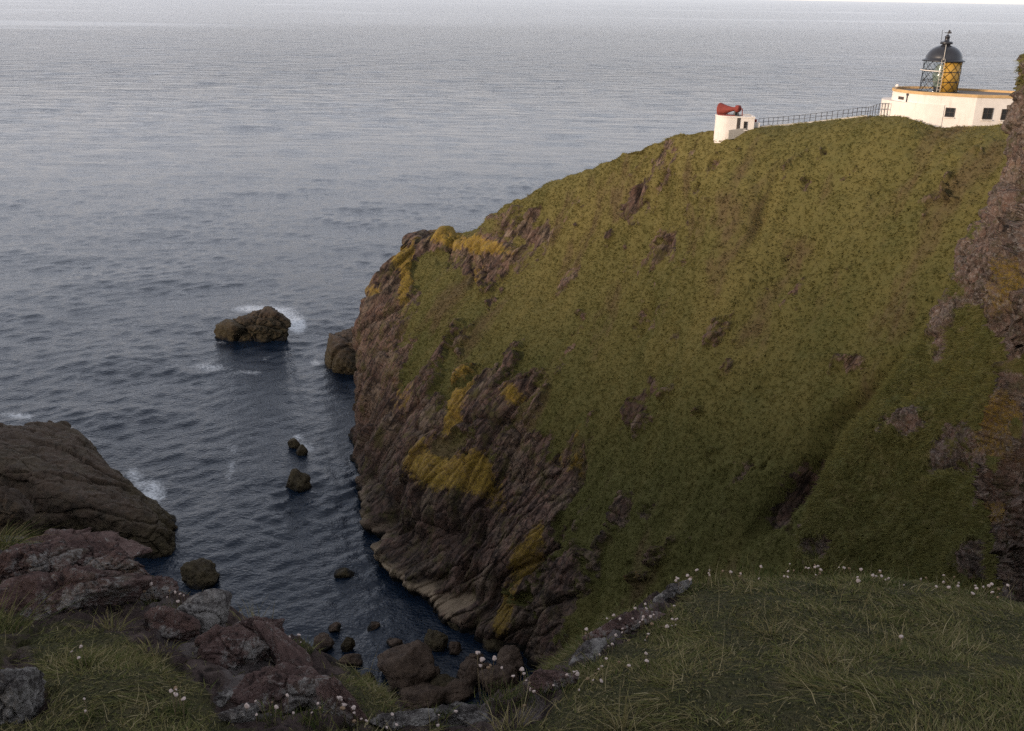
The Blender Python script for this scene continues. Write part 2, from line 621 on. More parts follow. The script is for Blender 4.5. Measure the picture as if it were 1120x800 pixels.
# ------------------------------------------------------------------ spline patches
def catmull(P, n):
    """resample control rows along axis 0 to n samples"""
    P = np.asarray(P, float)
    k = len(P)
    t = np.linspace(0, k - 1, n)
    i = np.minimum(t.astype(int), k - 2)
    f = (t - i).reshape((-1,) + (1,) * (P.ndim - 1))
    E = np.concatenate([2 * P[:1] - P[1:2], P, 2 * P[-1:] - P[-2:-1]])
    a, b, c, d = E[i], E[i + 1], E[i + 2], E[i + 3]
    return .5 * (2 * b + (c - a) * f + (2 * a - 5 * b + 4 * c - d) * f ** 2 + (3 * b - a - 3 * c + d) * f ** 3)


def resample(P, t):
    P = np.asarray(P, float)
    k = len(P)
    i = np.clip(t.astype(int), 0, k - 2)
    f = (t - i).reshape((-1,) + (1,) * (P.ndim - 1))
    E = np.concatenate([2 * P[:1] - P[1:2], P, 2 * P[-1:] - P[-2:-1]])
    a, b, c, d = E[i], E[i + 1], E[i + 2], E[i + 3]
    return .5 * (2 * b + (c - a) * f + (2 * a - 5 * b + 4 * c - d) * f ** 2 + (3 * b - a - 3 * c + d) * f ** 3)


def grid_normals(G):
    du = np.gradient(G, axis=1)
    dv = np.gradient(G, axis=0)
    N = np.cross(du, dv)
    N /= np.linalg.norm(N, axis=-1, keepdims=True) + 1e-9
    return N


def spread(spans):
    """sample positions: list of (samples) per control interval"""
    t = []
    for i, s in enumerate(spans):
        t.append(i + np.arange(s) / s)
    t.append(np.array([len(spans)], float))
    return np.concatenate(t)

# ------------------------------------------------------------------ headland
# columns run along the coast from the tip to the right, rows from the water to the ridge.
# every entry (px, py, forward distance in metres); 'w' = at sea level
W = 'w'
cols = [
    [(391, 470, W), (392, 425, 158), (399, 350, 161), (413, 312, 163.5), (427, 286, 165.5), (436, 273, 167), (440, 269, 168)],
    [(402, 545, W), (408, 500, 136), (422, 440, 141), (436, 370, 149), (448, 320, 156), (458, 288, 162), (463, 266, 167)],
    [(425, 603, W), (440, 540, 120), (468, 450, 126), (490, 385, 133), (500, 330, 142), (508, 285, 152), (508, 257, 159)],
    [(475, 655, W), (490, 590, 107.5), (520, 500, 114), (542, 420, 121), (558, 350, 130), (565, 290, 139), (560, 226, 148)],
    [(520, 690, W), (550, 630, 101), (582, 550, 105), (612, 450, 111), (635, 370, 117), (648, 280, 125), (640, 194, 134)],
    [(575, 718, W), (602, 650, 95), (642, 560, 98), (680, 460, 102), (702, 370, 107), (716, 270, 113), (705, 167, 120)],
    [(660, 720, 82), (690, 640, 83.5), (720, 560, 86), (750, 460, 90), (770, 360, 95), (782, 250, 101), (783, 150, 108)],
    [(740, 720, 74), (770, 640, 76), (800, 550, 79), (830, 450, 84), (850, 350, 90), (865, 240, 96), (870, 145, 103)],
    [(830, 720, 66), (860, 640, 69), (890, 550, 73), (915, 450, 78), (930, 340, 84), (945, 230, 90), (957, 135, 97)],
    [(920, 720, 60), (945, 630, 63), (970, 540, 67), (990, 440, 72), (1010, 330, 78), (1020, 230, 84), (1030, 147, 91)],
    [(1010, 700, 54), (1030, 620, 57), (1060, 530, 62), (1080, 430, 67), (1100, 330, 73), (1100, 230, 79), (1105, 144, 88)],
    [(1150, 680, 48), (1170, 600, 52), (1190, 510, 57), (1200, 420, 62), (1210, 320, 68), (1210, 220, 75), (1215, 134, 86)],
    [(1330, 660, 40), (1350, 580, 45), (1360, 500, 50), (1370, 410, 56), (1375, 310, 63), (1380, 215, 71), (1380, 132, 84)],
]
C = np.array([[at_z(a, b, 0.) if d == W else at_y(a, b, d) for a, b, d in c] for c in cols])  # col,row,3
C = np.transpose(C, (1, 0, 2))  # row, col, 3
# below the water / into the cove
lowr = C[0] - (C[1] - C[0]) * .7
lowr[:, 2] = np.minimum(C[0][:, 2] - 9, -4)
lowr[:, 1] -= 1.0
low2 = lowr.copy()
low2[:, 2] -= 10
low2[:, 1] -= 3
# plateau and far side
pl = C[-1] + np.array([1.0, 5.0, .05])
pl[7:, 1] += 4
pl[7:, 2] -= 1.5
pl[:7, 1] -= 1.5
pl[:7, 2] -= 1.1
pl[:3] += np.array([3., -1., -1.0])
b1 = pl + np.array([6, 14, -6.])
b1[:4] = pl[:4] + np.array([7, 5, -7.])
b2 = b1 + np.array([10, 16, -20.])
b3 = b2 + np.array([6, 12, 0.])
b2[:, 2] = np.minimum(b2[:, 2], b1[:, 2] * .5)
b3[:, 2] = -6
G0 = np.concatenate([low2[None], lowr[None], C, pl[None], b1[None], b2[None], b3[None]])  # rows x cols
# hidden far side of the tip: wrap round
tip = G0[:, :1].copy()
tip1 = tip + np.array([3.5, 9.0, 0])
tip1[..., 2] -= 1.0
tip2 = tip + np.array([14.0, 20.0, 0])
tip2[..., 2] = np.minimum(tip2[..., 2] - 3, tip2[..., 2] * .9)
G0 = np.concatenate([tip2, tip1, G0], axis=1)

rows_t = spread([10, 30, 95, 115, 115, 95, 95, 100, 30, 14, 10, 6])
cols_t = spread([14, 26, 50, 75, 90, 100, 90, 100, 100, 95, 90, 60, 50, 50])
G = resample(G0, rows_t)
G = np.transpose(resample(np.transpose(G, (1, 0, 2)), cols_t), (1, 0, 2))
nr, nc = G.shape[:2]
N = grid_normals(G)
P = G.reshape(-1, 3)
N = N.reshape(-1, 3)
if N[P[:, 1].argmin(), 1] > 0:
    N = -N
px, py, w = project(P)
front = (P[:, 1] < 400)

ROCK = [(410, 350, 30, 90, 8, 1.5), (400, 460, 28, 90, 0, 1.4), (440, 470, 40, 75, 15, 1.2), (470, 560, 75, 55, 0, 1.5),
        (535, 605, 55, 60, 0, 1.3), (575, 545, 40, 55, 40, 1.1), (612, 650, 26, 50, 10, 1.0), (520, 440, 26, 38, 15, .95),
        (562, 450, 30, 40, 20, .8), (600, 520, 42, 40, 30, .9), (640, 500, 10, 34, 20, .6), (528, 280, 36, 20, 0, 1.6), (478, 266, 30, 10, 0, 1.7), (443, 292, 12, 30, 8, 1.5),
        (700, 352, 12, 22, 25, .8), (785, 355, 20, 18, 0, .8), (700, 475, 28, 30, -20, .62), (835, 232, 9, 26, 25, .75),
        (870, 530, 8, 46, 42, 1.1), (890, 500, 8, 12, 0, .6), (850, 560, 10, 8, 0, .6), (925, 400, 22, 14, 0, .7), (690, 545, 12, 40, 15, .45), (645, 355, 40, 10, 40, .4),
        (560, 400, 24, 34, 0, .55), (610, 310, 40, 14, -20, .45), (500, 355, 22, 10, 0, .4), (805, 405, 14, 10, 0, .6), (740, 372, 10, 8, 0, .6),
        (530, 310, 14, 22, 0, .7), (700, 680, 20, 30, 20, .6), (860, 575, 26, 14, 40, .5), (740, 285, 14, 8, 30, .5), (555, 235, 16, 12, 0, .55),
        (590, 255, 18, 10, 0, .5), (655, 620, 9, 40, 10, .55), (1075, 200, 14, 60, 0, .5)]
LICH = [(512, 420, 11, 24, 8, 1), (500, 455, 8, 30, 5, .9), (497, 522, 30, 20, 0, 1.2), (530, 515, 9, 22, 10, .9), (567, 436, 9, 13, 0, 1),
        (634, 475, 6, 40, 12, .8), (643, 503, 5, 12, 0, .8), (577, 618, 10, 26, 12, 1.1), (559, 668, 12, 26, 5, 1.2), (594, 590, 7, 20, 15, .8),
        (492, 263, 22, 8, 0, 1.3), (545, 274, 24, 9, 10, 1.1), (440, 284, 11, 16, 0, 1.2), (447, 308, 5, 34, 10, 1.2), (522, 268, 12, 12, 0, .8),
        (412, 320, 10, 10, 0, .7), (470, 500, 22, 30, 20, .55), (540, 540, 20, 30, 0, .45), (440, 430, 12, 40, 15, .5), (525, 310, 12, 20, 0, .7), (700, 640, 12, 20, 0, .6),
        (610, 500, 24, 18, 30, .4)]
nl = fbm(P, 9, 5, .55)
rock = blobs(px, py, ROCK)
rock = rock * np.where(px > 640, .52, .95) * front + (1 - sstep(.25, .55, N[:, 2])) * .25 + nl * .7 + .5 * fbm(P, 2.2, 5, .62)
rock = np.where(P[:, 2] < 5, np.maximum(rock, 1.2 - P[:, 2] * .08), rock)
sd = np.array([.80, -.28, -.48]); sd /= np.linalg.norm(sd)
ledges = fbm((P - (P @ sd)[:, None] * sd) * .16 + (P @ sd)[:, None] * sd, 2.6, 4, .6)
rock = rock - .10 + (.30 * fbm(P, 2.6, 4, ridged=True) + 1.25 * ledges * sstep(4, 12, P[:, 2])) * sstep(.1, .5, rock + .2)
RO = sstep(.30, .62, rock)
lich = np.clip(blobs(px, py, LICH), 0, 1.3) * front
dry = sstep(470, 170, py) * .55 + blobs(px, py, [(640, 240, 90, 25, -35, .6), (900, 200, 200, 60, 0, .25), (700, 200, 60, 20, -35, .6), (560, 290, 60, 60, 0, .3)])

# displacement: turf hummocks, terracettes, gullies; broken strata on bare rock
sd = np.array([.80, -.28, -.48]); sd /= np.linalg.norm(sd)
across = P @ sd
along = P - across[:, None] * sd
PS = along * .22 + across[:, None] * sd
PS2 = along * .26 + across[:, None] * sd
strata = fbm(PS, 1.5, 5, .62, ridged=True)
coarse = fbm(PS, 5.0, 3, .5, ridged=True)
chunk = fbm(P, 3.2, 5, .55, ridged=True, off=4.2)
turfd = .75 * fbm(P, 7.5, 4, .5) + .26 * fbm(P, 1.7, 3, .55) + .10 * fbm(P, .55, 2)
PG = P @ np.array([[1, 0, 0], [0, 1, 0], [0, 0, .35]])
gully = fbm(P * np.array([1, 1, .25]), 9, 4, .5, ridged=True)
crease = -np.abs(pn(PS / 1.9 + 3.1)) ** .6 * 1.3 - np.abs(pn(PS / .8 + 9.7)) ** .6 * .55 - np.abs(pn(P / 2.6 + 1.3)) ** .6 * .7
rockd = .7 * strata + 2.6 * coarse + .8 * chunk + crease + .12 * fbm(P, .5, 3) + .2
rockd = .45 + on(RO, lambda q: blocks(q, 3.6, 0, 1.7, 1.0, .07) + blocks(q, 1.2, 7.3, .65, .45, .07), PS2) + 1.5 * coarse + .25 * strata + .12 * chunk + .10 * fbm(P, .5, 3)
turfd *= 1 - .75 * np.clip(blobs(px, py, [(900, 128, 170, 26, -6)]), 0, 1)
gully = gully * (1 - np.clip(blobs(px, py, [(900, 128, 170, 26, -6)]), 0, 1))
disp = turfd * (1 - RO) + rockd * RO + np.minimum(gully, .15) * 1.3
slope = np.array([-.62, -.45, -.64])
PD = P - (P @ slope)[:, None] * slope * .75
tone = .06 + .62 * sstep(560, 150, py) + blobs(px, py, [(650, 235, 110, 24, -35, .35), (570, 300, 60, 50, 0, .15), (1000, 250, 90, 120, 0, -.12), (880, 560, 120, 60, 0, -.1)])
tone = tone + .55 * fbm(PD, 4.0, 4, .55) + .45 * fbm(P, 16, 3)
HTONE = np.clip(tone, 0, 1)
HBR = sstep(.12, .42, fbm(PD, 5.5, 5, .6, off=31) + .25 * fbm(P, 20, 2, off=7))
dry = HTONE
dry = np.where(P[:, 2] < 7, blobs(px, py, [(450, 620, 50, 34, 0, 1.2), (405, 560, 16, 50, 0, .5), (500, 660, 40, 26, 0, .8)]), dry)
# hand placed relief: hollow above the ledge, cracks, gully foot, buttresses
disp += front * (-3.2 * blobs(px, py, [(492, 585, 30, 22, 0)]) - 2.6 * blobs(px, py, [(424, 572, 4, 34, 12)])
                 - 2.0 * blobs(px, py, [(420, 608, 7, 12, 0)]) - 3.4 * blobs(px, py, [(872, 530, 12, 70, 42), (940, 440, 8, 50, 48, .6)])
                 - .7 * blobs(px, py, [(833, 240, 7, 40, 22)]) - 1.6 * blobs(px, py, [(705, 352, 5, 24, 25), (628, 522, 8, 26, 25), (645, 650, 8, 50, 12)])
                 - 2.2 * blobs(px, py, [(510, 655, 14, 14, 0), (480, 635, 10, 8, 0)]) - 1.2 * blobs(px, py, [(518, 290, 3, 24, 5), (533, 290, 3, 20, -8)])
                 + 1.0 * blobs(px, py, [(530, 275, 26, 12, 0), (490, 264, 18, 8, 0)])
                 + 1.5 * blobs(px, py, [(545, 470, 20, 60, 25), (470, 520, 26, 40, 10), (560, 610, 18, 40, 30)]))
# wave cut ledge
lz = P[:, 2] + 1.2 * fbm(P, 5, 3)
ledge = np.exp(-((lz - 1.2) / 1.5) ** 2) * 1.9 - np.exp(-((lz - 4.8) / 1.6) ** 2) * 1.3
disp += ledge * blobs(px, py, [(460, 610, 60, 50, 0), (420, 580, 30, 60, 0, .6), (520, 680, 40, 30, 0)]) * front
edge = sstep(0, .06, np.abs(N[:, 2]) + .06)
D = P + N * disp[:, None]
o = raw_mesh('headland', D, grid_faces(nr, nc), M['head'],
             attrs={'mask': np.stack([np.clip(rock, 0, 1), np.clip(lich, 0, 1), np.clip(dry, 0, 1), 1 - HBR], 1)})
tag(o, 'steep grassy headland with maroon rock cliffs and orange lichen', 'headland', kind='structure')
HD, HRO, HN = D, RO, N
HG = D.reshape(nr, nc, 3)
HNN = grid_normals(HG).reshape(-1, 3)
if HNN[:, 2].mean() < 0:
    HNN = -HNN

# a fast height lookup on the upper headland, used to seat the buildings
def ground_z(x, y):
    sel = HD[(np.abs(HD[:, 0] - x) < 3) & (np.abs(HD[:, 1] - y) < 3)]
    d = (sel[:, 0] - x) ** 2 + (sel[:, 1] - y) ** 2
    k = np.argsort(d)[:6]
    return float(sel[k, 2].max())


# ------------------------------------------------------------------ spur and crag on the right
srow = [
    [(1120, 68, 62), (1165, 40, 58), (1260, 20, 51), (1400, 0, 42)],
    [(1119, 112, 62), (1155, 100, 57.5), (1250, 95, 50), (1400, 80, 41)],
    [(1105, 142, 62), (1142, 150, 57), (1240, 150, 49), (1400, 150, 40)],
    [(1093, 205, 61.7), (1130, 212, 56), (1230, 220, 48), (1390, 230, 39)],
    [(1060, 268, 61), (1112, 278, 55.5), (1220, 290, 47), (1380, 300, 38)],
    [(1026, 340, 60), (1085, 352, 54.5), (1200, 362, 45), (1370, 380, 36)],
    [(1000, 390, 59), (1062, 405, 53), (1180, 425, 43.5), (1350, 450, 34)],
    [(948, 452, 57), (1030, 468, 51), (1160, 490, 41.5), (1330, 520, 32)],
    [(905, 522, 55), (1000, 540, 48.5), (1140, 560, 39), (1300, 600, 30)],
    [(874, 598, 53), (972, 618, 46), (1115, 640, 36.5), (1280, 680, 28)],
    [(864, 690, 51), (950, 710, 44), (1090, 740, 34.5), (1250, 780, 26)],
    [(856, 800, 49), (940, 820, 42), (1070, 850, 33), (1220, 890, 25)],
]
S0 = np.array([[at_y(*p) for p in r] for r in srow])
bk1 = S0[:, :1] + np.array([3.6, 4.0, -1.4])
bk2 = S0[:, :1] + np.array([12.0, 14.0, -7.0])
bk3 = S0[:, :1] + np.array([28.0, 32.0, -18.0])
S0 = np.concatenate([bk3, bk2, bk1, S0], axis=1)
S0 = np.concatenate([S0[:1] + np.array([3., 3., 3.]), S0], axis=0)
G = resample(S0, spread([12, 45, 40, 65, 65, 70, 55, 70, 75, 85, 60, 20]))
G = np.transpose(resample(np.transpose(G, (1, 0, 2)), spread([6, 10, 60, 170, 130, 60])), (1, 0, 2))
snr, snc = G.shape[:2]
N = grid_normals(G).reshape(-1, 3)
if N[len(N) // 2, 1] > 0:
    N = -N
P = G.reshape(-1, 3)
px, py, w = project(P)
rock = blobs(px, py, [(1110, 130, 40, 90, 0, 1.6), (1085, 250, 24, 60, 15, 1.3), (1075, 320, 26, 26, 0, .9), (1030, 345, 14, 40, 30, 1.1), (1110, 240, 30, 60, 0, 1.0),
                      (1060, 290, 22, 22, 0, 1.0), (1025, 380, 10, 16, 0, .9), (990, 465, 24, 16, -35, .95), (1060, 480, 40, 36, 0, .85), (1035, 500, 40, 24, 0, .8),
                      (890, 595, 34, 20, 0, 1.0), (1062, 610, 26, 16, -30, 1.1), (1060, 400, 24, 20, 0, .6), (985, 560, 14, 8, 0, .4), (1070, 550, 10, 8, 0, .6),
                      (950, 480, 8, 50, 40, .5), (880, 560, 6, 40, 20, .6)])
rock = rock * .8 + 1.25 * fbm(P, 3.6, 6, .6) + .55 * fbm(P * np.array([.5, .5, 1.2]), 1.2, 4, .6) - .20
RO = sstep(.30, .62, rock)
turfd = .9 * fbm(P, 5.5, 5, .55) + .22 * fbm(P, 1.2, 3, .55) + .07 * fbm(P, .4, 2)
PS = P * np.array([1.0, 1.0, .5])
rockd = on(RO, lambda q: blocks(q * np.array([1, 1, .6]), 1.7, 2, .9, .5, .09) + blocks(q, .6, 5, .3, .2, .1), P) + .25 * fbm(PS, 2.2, 6, .58, ridged=True) + 1.1 * fbm(P, 4.5, 3, ridged=True, off=3) + .08 * fbm(P, .35, 3) - .1
disp = turfd * (1 - RO) + rockd * RO
disp += -1.5 * blobs(px, py, [(1062, 625, 14, 16, -30), (1040, 500, 26, 12, -20)]) + 1.0 * blobs(px, py, [(1062, 605, 20, 10, -35), (990, 462, 20, 10, -35)])
D = P + N * disp[:, None]
o = raw_mesh('spur', D, grid_faces(snr, snc), M['crag'],
             attrs={'mask': np.stack([np.clip(rock, 0, 1), np.clip(blobs(px, py, [(1110, 500, 20, 40)]), 0, 1), np.zeros_like(rock)], 1)})
tag(o, 'grassy spur rising to a brown rock crag beside the lighthouse', 'cliff', kind='structure')
SD, SRO = D, RO
SNN = grid_normals(D.reshape(snr, snc, 3)).reshape(-1, 3)
if SNN[:, 2].mean() < 0:
    SNN = -SNN

# near buttress at the right edge
brow = [
    [(1133, 250, 33), (1200, 240, 29), (1330, 230, 24)],
    [(1112, 290, 32.5), (1180, 290, 28.5), (1320, 290, 23)],
    [(1094, 330, 32), (1160, 335, 28), (1310, 340, 22.5)],
    [(1106, 372, 32.2), (1165, 380, 28), (1310, 390, 22)],
    [(1108, 425, 32.2), (1165, 432, 27.6), (1300, 445, 21.5)],
    [(1092, 478, 31.6), (1155, 488, 27), (1290, 505, 21)],
    [(1087, 525, 31.2), (1150, 540, 26.5), (1280, 560, 20.5)],
    [(1096, 572, 31), (1155, 588, 26), (1280, 610, 20)],
    [(1120, 610, 30.8), (1170, 640, 25.5), (1280, 670, 19.5)],
    [(1128, 680, 30), (1180, 720, 25), (1290, 750, 19)],
]
B0 = np.array([[at_y(*p) for p in r] for r in brow])
k1 = B0[:, :1] + np.array([2.8, 2.4, -.6])
k2 = B0[:, :1] + np.array([9., 8.0, -3.5])
B0 = np.concatenate([k2, k1, B0], axis=1)
top1 = B0[:1] + np.array([1.5, 2.0, .4])
top2 = B0[:1] + np.array([4., 6.0, -.5])
B0 = np.concatenate([top2, top1, B0], axis=0)
G = resample(B0, spread([10, 20, 50, 55, 55, 60, 65, 60, 55, 50, 50]))
G = np.transpose(resample(np.transpose(G, (1, 0, 2)), spread([8, 60, 150, 60])), (1, 0, 2))
N = grid_normals(G).reshape(-1, 3)
if N[len(N) // 2, 1] > 0:
    N = -N
P = G.reshape(-1, 3)
px, py, w = project(P)
rock = 1.0 + .5 * fbm(P, 2.0, 4) - 1.4 * blobs(px, py, [(1118, 470, 8, 12, 0), (1102, 510, 6, 10, 0), (1120, 400, 10, 14)])
rockd = blocks(P * np.array([1, 1, .6]), 1.5, 2, .8, .45, .09) + blocks(P, .5, 5, .25, .18, .1) + .2 * fbm(P * np.array([1, 1, .6]), 1.6, 6, .58, ridged=True) + .6 * fbm(P, 3.2, 3, ridged=True, off=3) + .06 * fbm(P, .2, 3) - .1
D = P + N * rockd[:, None]
lich = blobs(px, py, [(1118, 315, 18, 26, 0, 1.0), (1112, 455, 22, 24, 0, 1.1), (1096, 560, 8, 16, 0, .9), (1096, 490, 10, 24, 0, .7), (1118, 500, 14, 14, 0, .5)])
o = raw_mesh('rock_buttress', D, grid_faces(*G.shape[:2]), M['crag'],
             attrs={'mask': np.stack([np.clip(rock, 0, 1), np.clip(lich, 0, 1), np.zeros_like(rock)], 1)})
tag(o, 'near rock buttress with orange lichen in front of the spur', 'cliff', kind='structure')

# ------------------------------------------------------------------ cliff top under the camera
EDGE = [(-900, 560, 7.0), (-400, 565, 6.8), (-150, 575, 6.5), (0, 592, 6.3), (60, 598, 6.0), (120, 614, 5.8), (150, 642, 5.3), (215, 660, 5.0), (260, 690, 4.7), (300, 700, 4.6),
        (340, 720, 4.3), (385, 752, 3.8), (410, 780, 3.5), (470, 792, 3.35), (535, 785, 3.4), (590, 752, 3.7), (640, 716, 4.1), (700, 670, 4.7), (755, 641, 5.1),
        (860, 632, 5.3), (960, 634, 5.35), (1060, 645, 5.25), (1130, 662, 5.1), (1300, 700, 4.9), (1700, 780, 5.0)]
INNER = [(560, 800, 3.1), (300, 800, 3.0), (0, 800, 3.0), (100, 750, 3.35), (0, 690, 4.2), (60, 650, 4.9), (200, 720, 4.0), (300, 760, 3.6), (800, 800, 2.9),
         (1120, 800, 2.75), (700, 740, 3.5), (860, 720, 3.75), (1000, 720, 3.75), (1120, 730, 3.6), (850, 670, 4.5), (1000, 670, 4.55), (-300, 700, 4.2), (-300, 800, 3.0), (1400, 800, 3.0)]
EP = np.array([at_y(*p) for p in EDGE])
IP = np.array([at_y(*p) for p in INNER])
XP = np.array([[x, y, H - 1.6 - .35 * max(y, 0) + (.55 * -min(y, 0))] for x in (-16, -8, -3, 0, 3, 8, 16) for y in (-8, -3, .4)])
CPX = np.concatenate([EP, IP, XP])


def tps_fit(Q, z, lam=.02):
    d = np.linalg.norm(Q[:, None] - Q[None], axis=-1)
    K = np.where(d > 0, d * d * np.log(d + 1e-12), 0) + lam * np.eye(len(Q))
    A = np.concatenate([np.ones((len(Q), 1)), Q], 1)
    n = len(Q)
    Mx = np.zeros((n + 3, n + 3))
    Mx[:n, :n] = K; Mx[:n, n:] = A; Mx[n:, :n] = A.T
    s = np.linalg.solve(Mx, np.concatenate([z, np.zeros(3)]))
    return s[:n], s[n:]


tw, ta = tps_fit(CPX[:, :2], CPX[:, 2])


def tps(X):
    out = np.empty(len(X))
    for i in range(0, len(X), 20000):
        x = X[i:i + 20000]
        d = np.linalg.norm(x[:, None] - CPX[None, :, :2], axis=-1)
        out[i:i + 20000] = (np.where(d > 0, d * d * np.log(d + 1e-12), 0)) @ tw + ta[0] + x @ ta[1:]
    return out


def edge_dist(X):
    """signed plan distance beyond the brow, and the height of the nearest brow point"""
    best = np.full(len(X), 1e9)
    zb = np.zeros(len(X)); bx = np.zeros((len(X), 2)); ins = np.zeros(len(X))
    for a, b in zip(EP[:-1], EP[1:]):
        d = b - a
        t = np.clip(((X - a[:2]) @ d[:2]) / (d[:2] @ d[:2]), 0, 1)
        q = a[:2] + t[:, None] * d[:2]
        dist = np.linalg.norm(X - q, axis=1)
        k = dist < best
        best[k] = dist[k]
        zb[k] = (a[2] + t * d[2])[k]
        bx[k] = q[k]
    # inside when the brow at that bearing lies farther away
    ang = np.arctan2(X[:, 0], np.maximum(X[:, 1] + 12, .01))
    ea = np.arctan2(EP[:, 0], EP[:, 1] + 12)
    er = np.hypot(EP[:, 0], EP[:, 1] + 12)
    o_ = np.argsort(ea)
    lim = np.interp(ang, ea[o_], er[o_])
    outside = np.hypot(X[:, 0], X[:, 1] + 12) > lim
    return np.where(outside, best, -best), zb, bx


def ground_height(X):
    s, zb, bx = edge_dist(X)
    zi = tps(np.where((s > 0)[:, None], bx, X))
    so = np.maximum(s, 0)
    right = sstep(-.2, 1.0, bx[:, 0])
    drop = np.where(so < .5, so * (.6 + 1.2 * so), .6 + (so - .5) * 2.4)
    z = np.where(s > 0, zi - drop, zi)
    return z, s


ROCKG = [(470, 790, 80, 18, 0, .7), (60, 640, 120, 45, 10, 1.1), (200, 690, 70, 40, 25, 1.0), (310, 735, 90, 40, 35, 1.1), (20, 745, 30, 40, 0, 1.0), (270, 775, 50, 30, 20, .9), (520, 775, 60, 14, 0, .9),
         (590, 760, 30, 22, -35, 1.0), (650, 710, 50, 12, -38, 1.1), (720, 660, 50, 10, -38, 1.1), (20, 600, 80, 20, 0, .8)]


def ground_masks(P):
    px, py, w = project(P)
    f = (P[:, 1] > .6)
    r = blobs(px, py, ROCKG) * f
    return r + .55 * fbm(P, .8, 4)


def ground_surface(X):
    z, s = ground_height(X)
    P = np.stack([X[:, 0], X[:, 1], z], 1)
    r = ground_masks(P) + sstep(.5, 2.0, s) * .9
    ro = sstep(.3, .6, r)
    P2 = np.stack([X[:, 0], X[:, 1], z * .6], 1)
    h = .07 * fbm(P2, .9, 3) + .03 * fbm(P2, .22, 3)
    h = h * (1 - ro) + ro * (.20 * fbm(P2, .7, 5, .6, ridged=True) + .07 * fbm(P2, .2, 4, ridged=True, off=2) - .05)
    h = h + np.minimum(sstep(.6, 4, s) * 1.6, 1.6) * fbm(P2, 2.5, 4, ridged=True)
    P[:, 2] += h
    return P, r, s


ax = np.concatenate([-np.geomspace(60, 7.1, 40), np.arange(-7, 7, .035), np.geomspace(7, 60, 40)])
ay = np.concatenate([np.arange(-8, 2.2, .25), np.arange(2.2, 8, .035), np.geomspace(8, 42, 60)])
XX, YY = np.meshgrid(ax, ay)
X = np.stack([XX.ravel(), YY.ravel()], 1)
GP, gr, gs = ground_surface(X)
GP[:, 2] = np.maximum(GP[:, 2], -6)
o = raw_mesh('cliff_top', GP, grid_faces(len(ay), len(ax)), M['ground'],
             attrs={'mask': np.stack([np.clip(gr, 0, 1), np.clip(sstep(.6, 1.1, gr), 0, 1), np.zeros_like(gr)], 1)})
tag(o, 'turf and broken stone of the cliff top at the viewer\'s feet', 'ground', kind='structure')

# unseen rise added behind the viewpoint, shaped to block low sun and sky
hx = np.linspace(-460, 170, 150)
hy = np.concatenate([np.linspace(-160, -2.0, 57), [-1.9, 3.0, 8.0]])
XX, YY = np.meshgrid(hx, hy)
bz = H - 1.9 + (12.0 - 9.5 * sstep(-35, 15, XX)) * (1 - np.exp(-np.clip(-YY - 2, 0, None) * .46 / 12.0))
bz = bz + 3 * fbm(np.stack([XX.ravel(), YY.ravel(), 0 * XX.ravel()], 1), 30, 4).reshape(XX.shape) * sstep(-2, -14, YY)
far_x = np.abs(XX) - 40
bz = np.where(far_x > 0, bz - sstep(0, 1, far_x / 100) * 0, bz)
bz[-3:] = bz[-4] - np.array([1.0, 40.0, 85.0])[:, None]
SHADE_HILL = np.stack([XX.ravel(), YY.ravel(), bz.ravel()], 1)
o = raw_mesh('shade_hill', SHADE_HILL, grid_faces(60, 150), M['ground'], attrs={'mask': np.zeros((len(SHADE_HILL), 3))})
tag(o, 'unseen hillside added behind the cliff top to shade the foreground', 'shade_hill', kind='structure')

# ------------------------------------------------------------------ sea
th = np.concatenate([np.linspace(-100, -37, 40, endpoint=False), np.linspace(-37, 37, 980), np.linspace(37, 100, 40)[1:]])
rr = np.concatenate([[20.0, 40.0], np.geomspace(60, 420, 700), np.geomspace(420, 3200, 440)[1:], np.geomspace(3200, 90000, 90)[1:]])
TH, RR = np.meshgrid(np.radians(th), rr)
X = (RR * np.sin(TH)).ravel()
Y = (RR * np.cos(TH)).ravel()
r = RR.ravel()
cell = np.interp(r, [0, 60, 415, 430, 3100, 3300, 90000], [.2, .17, 1.16, 1.6, 14., 120, 3400])
Z = np.zeros_like(X)
wr = np.random.default_rng(11)
lams = np.concatenate([np.geomspace(.8, 13, 56), np.geomspace(16, 60, 14)])
# low frequency variation of the chop (gusts)
PX = np.stack([X, Y * 1.0, 0 * X], 1)
gust = .85 + 1.0 * fbm(PX, 45, 3) + .9 * fbm(PX * np.array([.45, 1, 1]), 210, 3)
for lam in lams:
    s = wr.normal(0, 46)
    dirn = np.radians(-90 + 8 + s)
    k = 2 * math.pi / lam
    a = .0072 * lam * (1.0 if lam < 3.5 else (3.5 / lam) ** 1.1) if lam < 14 else .0024 * lam * (16 / lam) ** .5
    fade = np.clip((lam / cell - 3.0) / 3.0, 0, 1)
    ph = wr.uniform(0, 6.28)
    q = k * (X * math.cos(dirn) + Y * math.sin(dirn)) + ph
    Z += a * fade * (np.sin(q) + .18 * np.cos(2 * q))
shelter = 1 - .45 * np.exp(-((X - 2) / 18) ** 2 - ((Y - 95) / 22) ** 2)
Z *= np.clip(gust, .25, 1.7) * shelter
P = np.stack([X, Y, Z], 1)
px, py, w = project(P)
vis = (Y > 30)
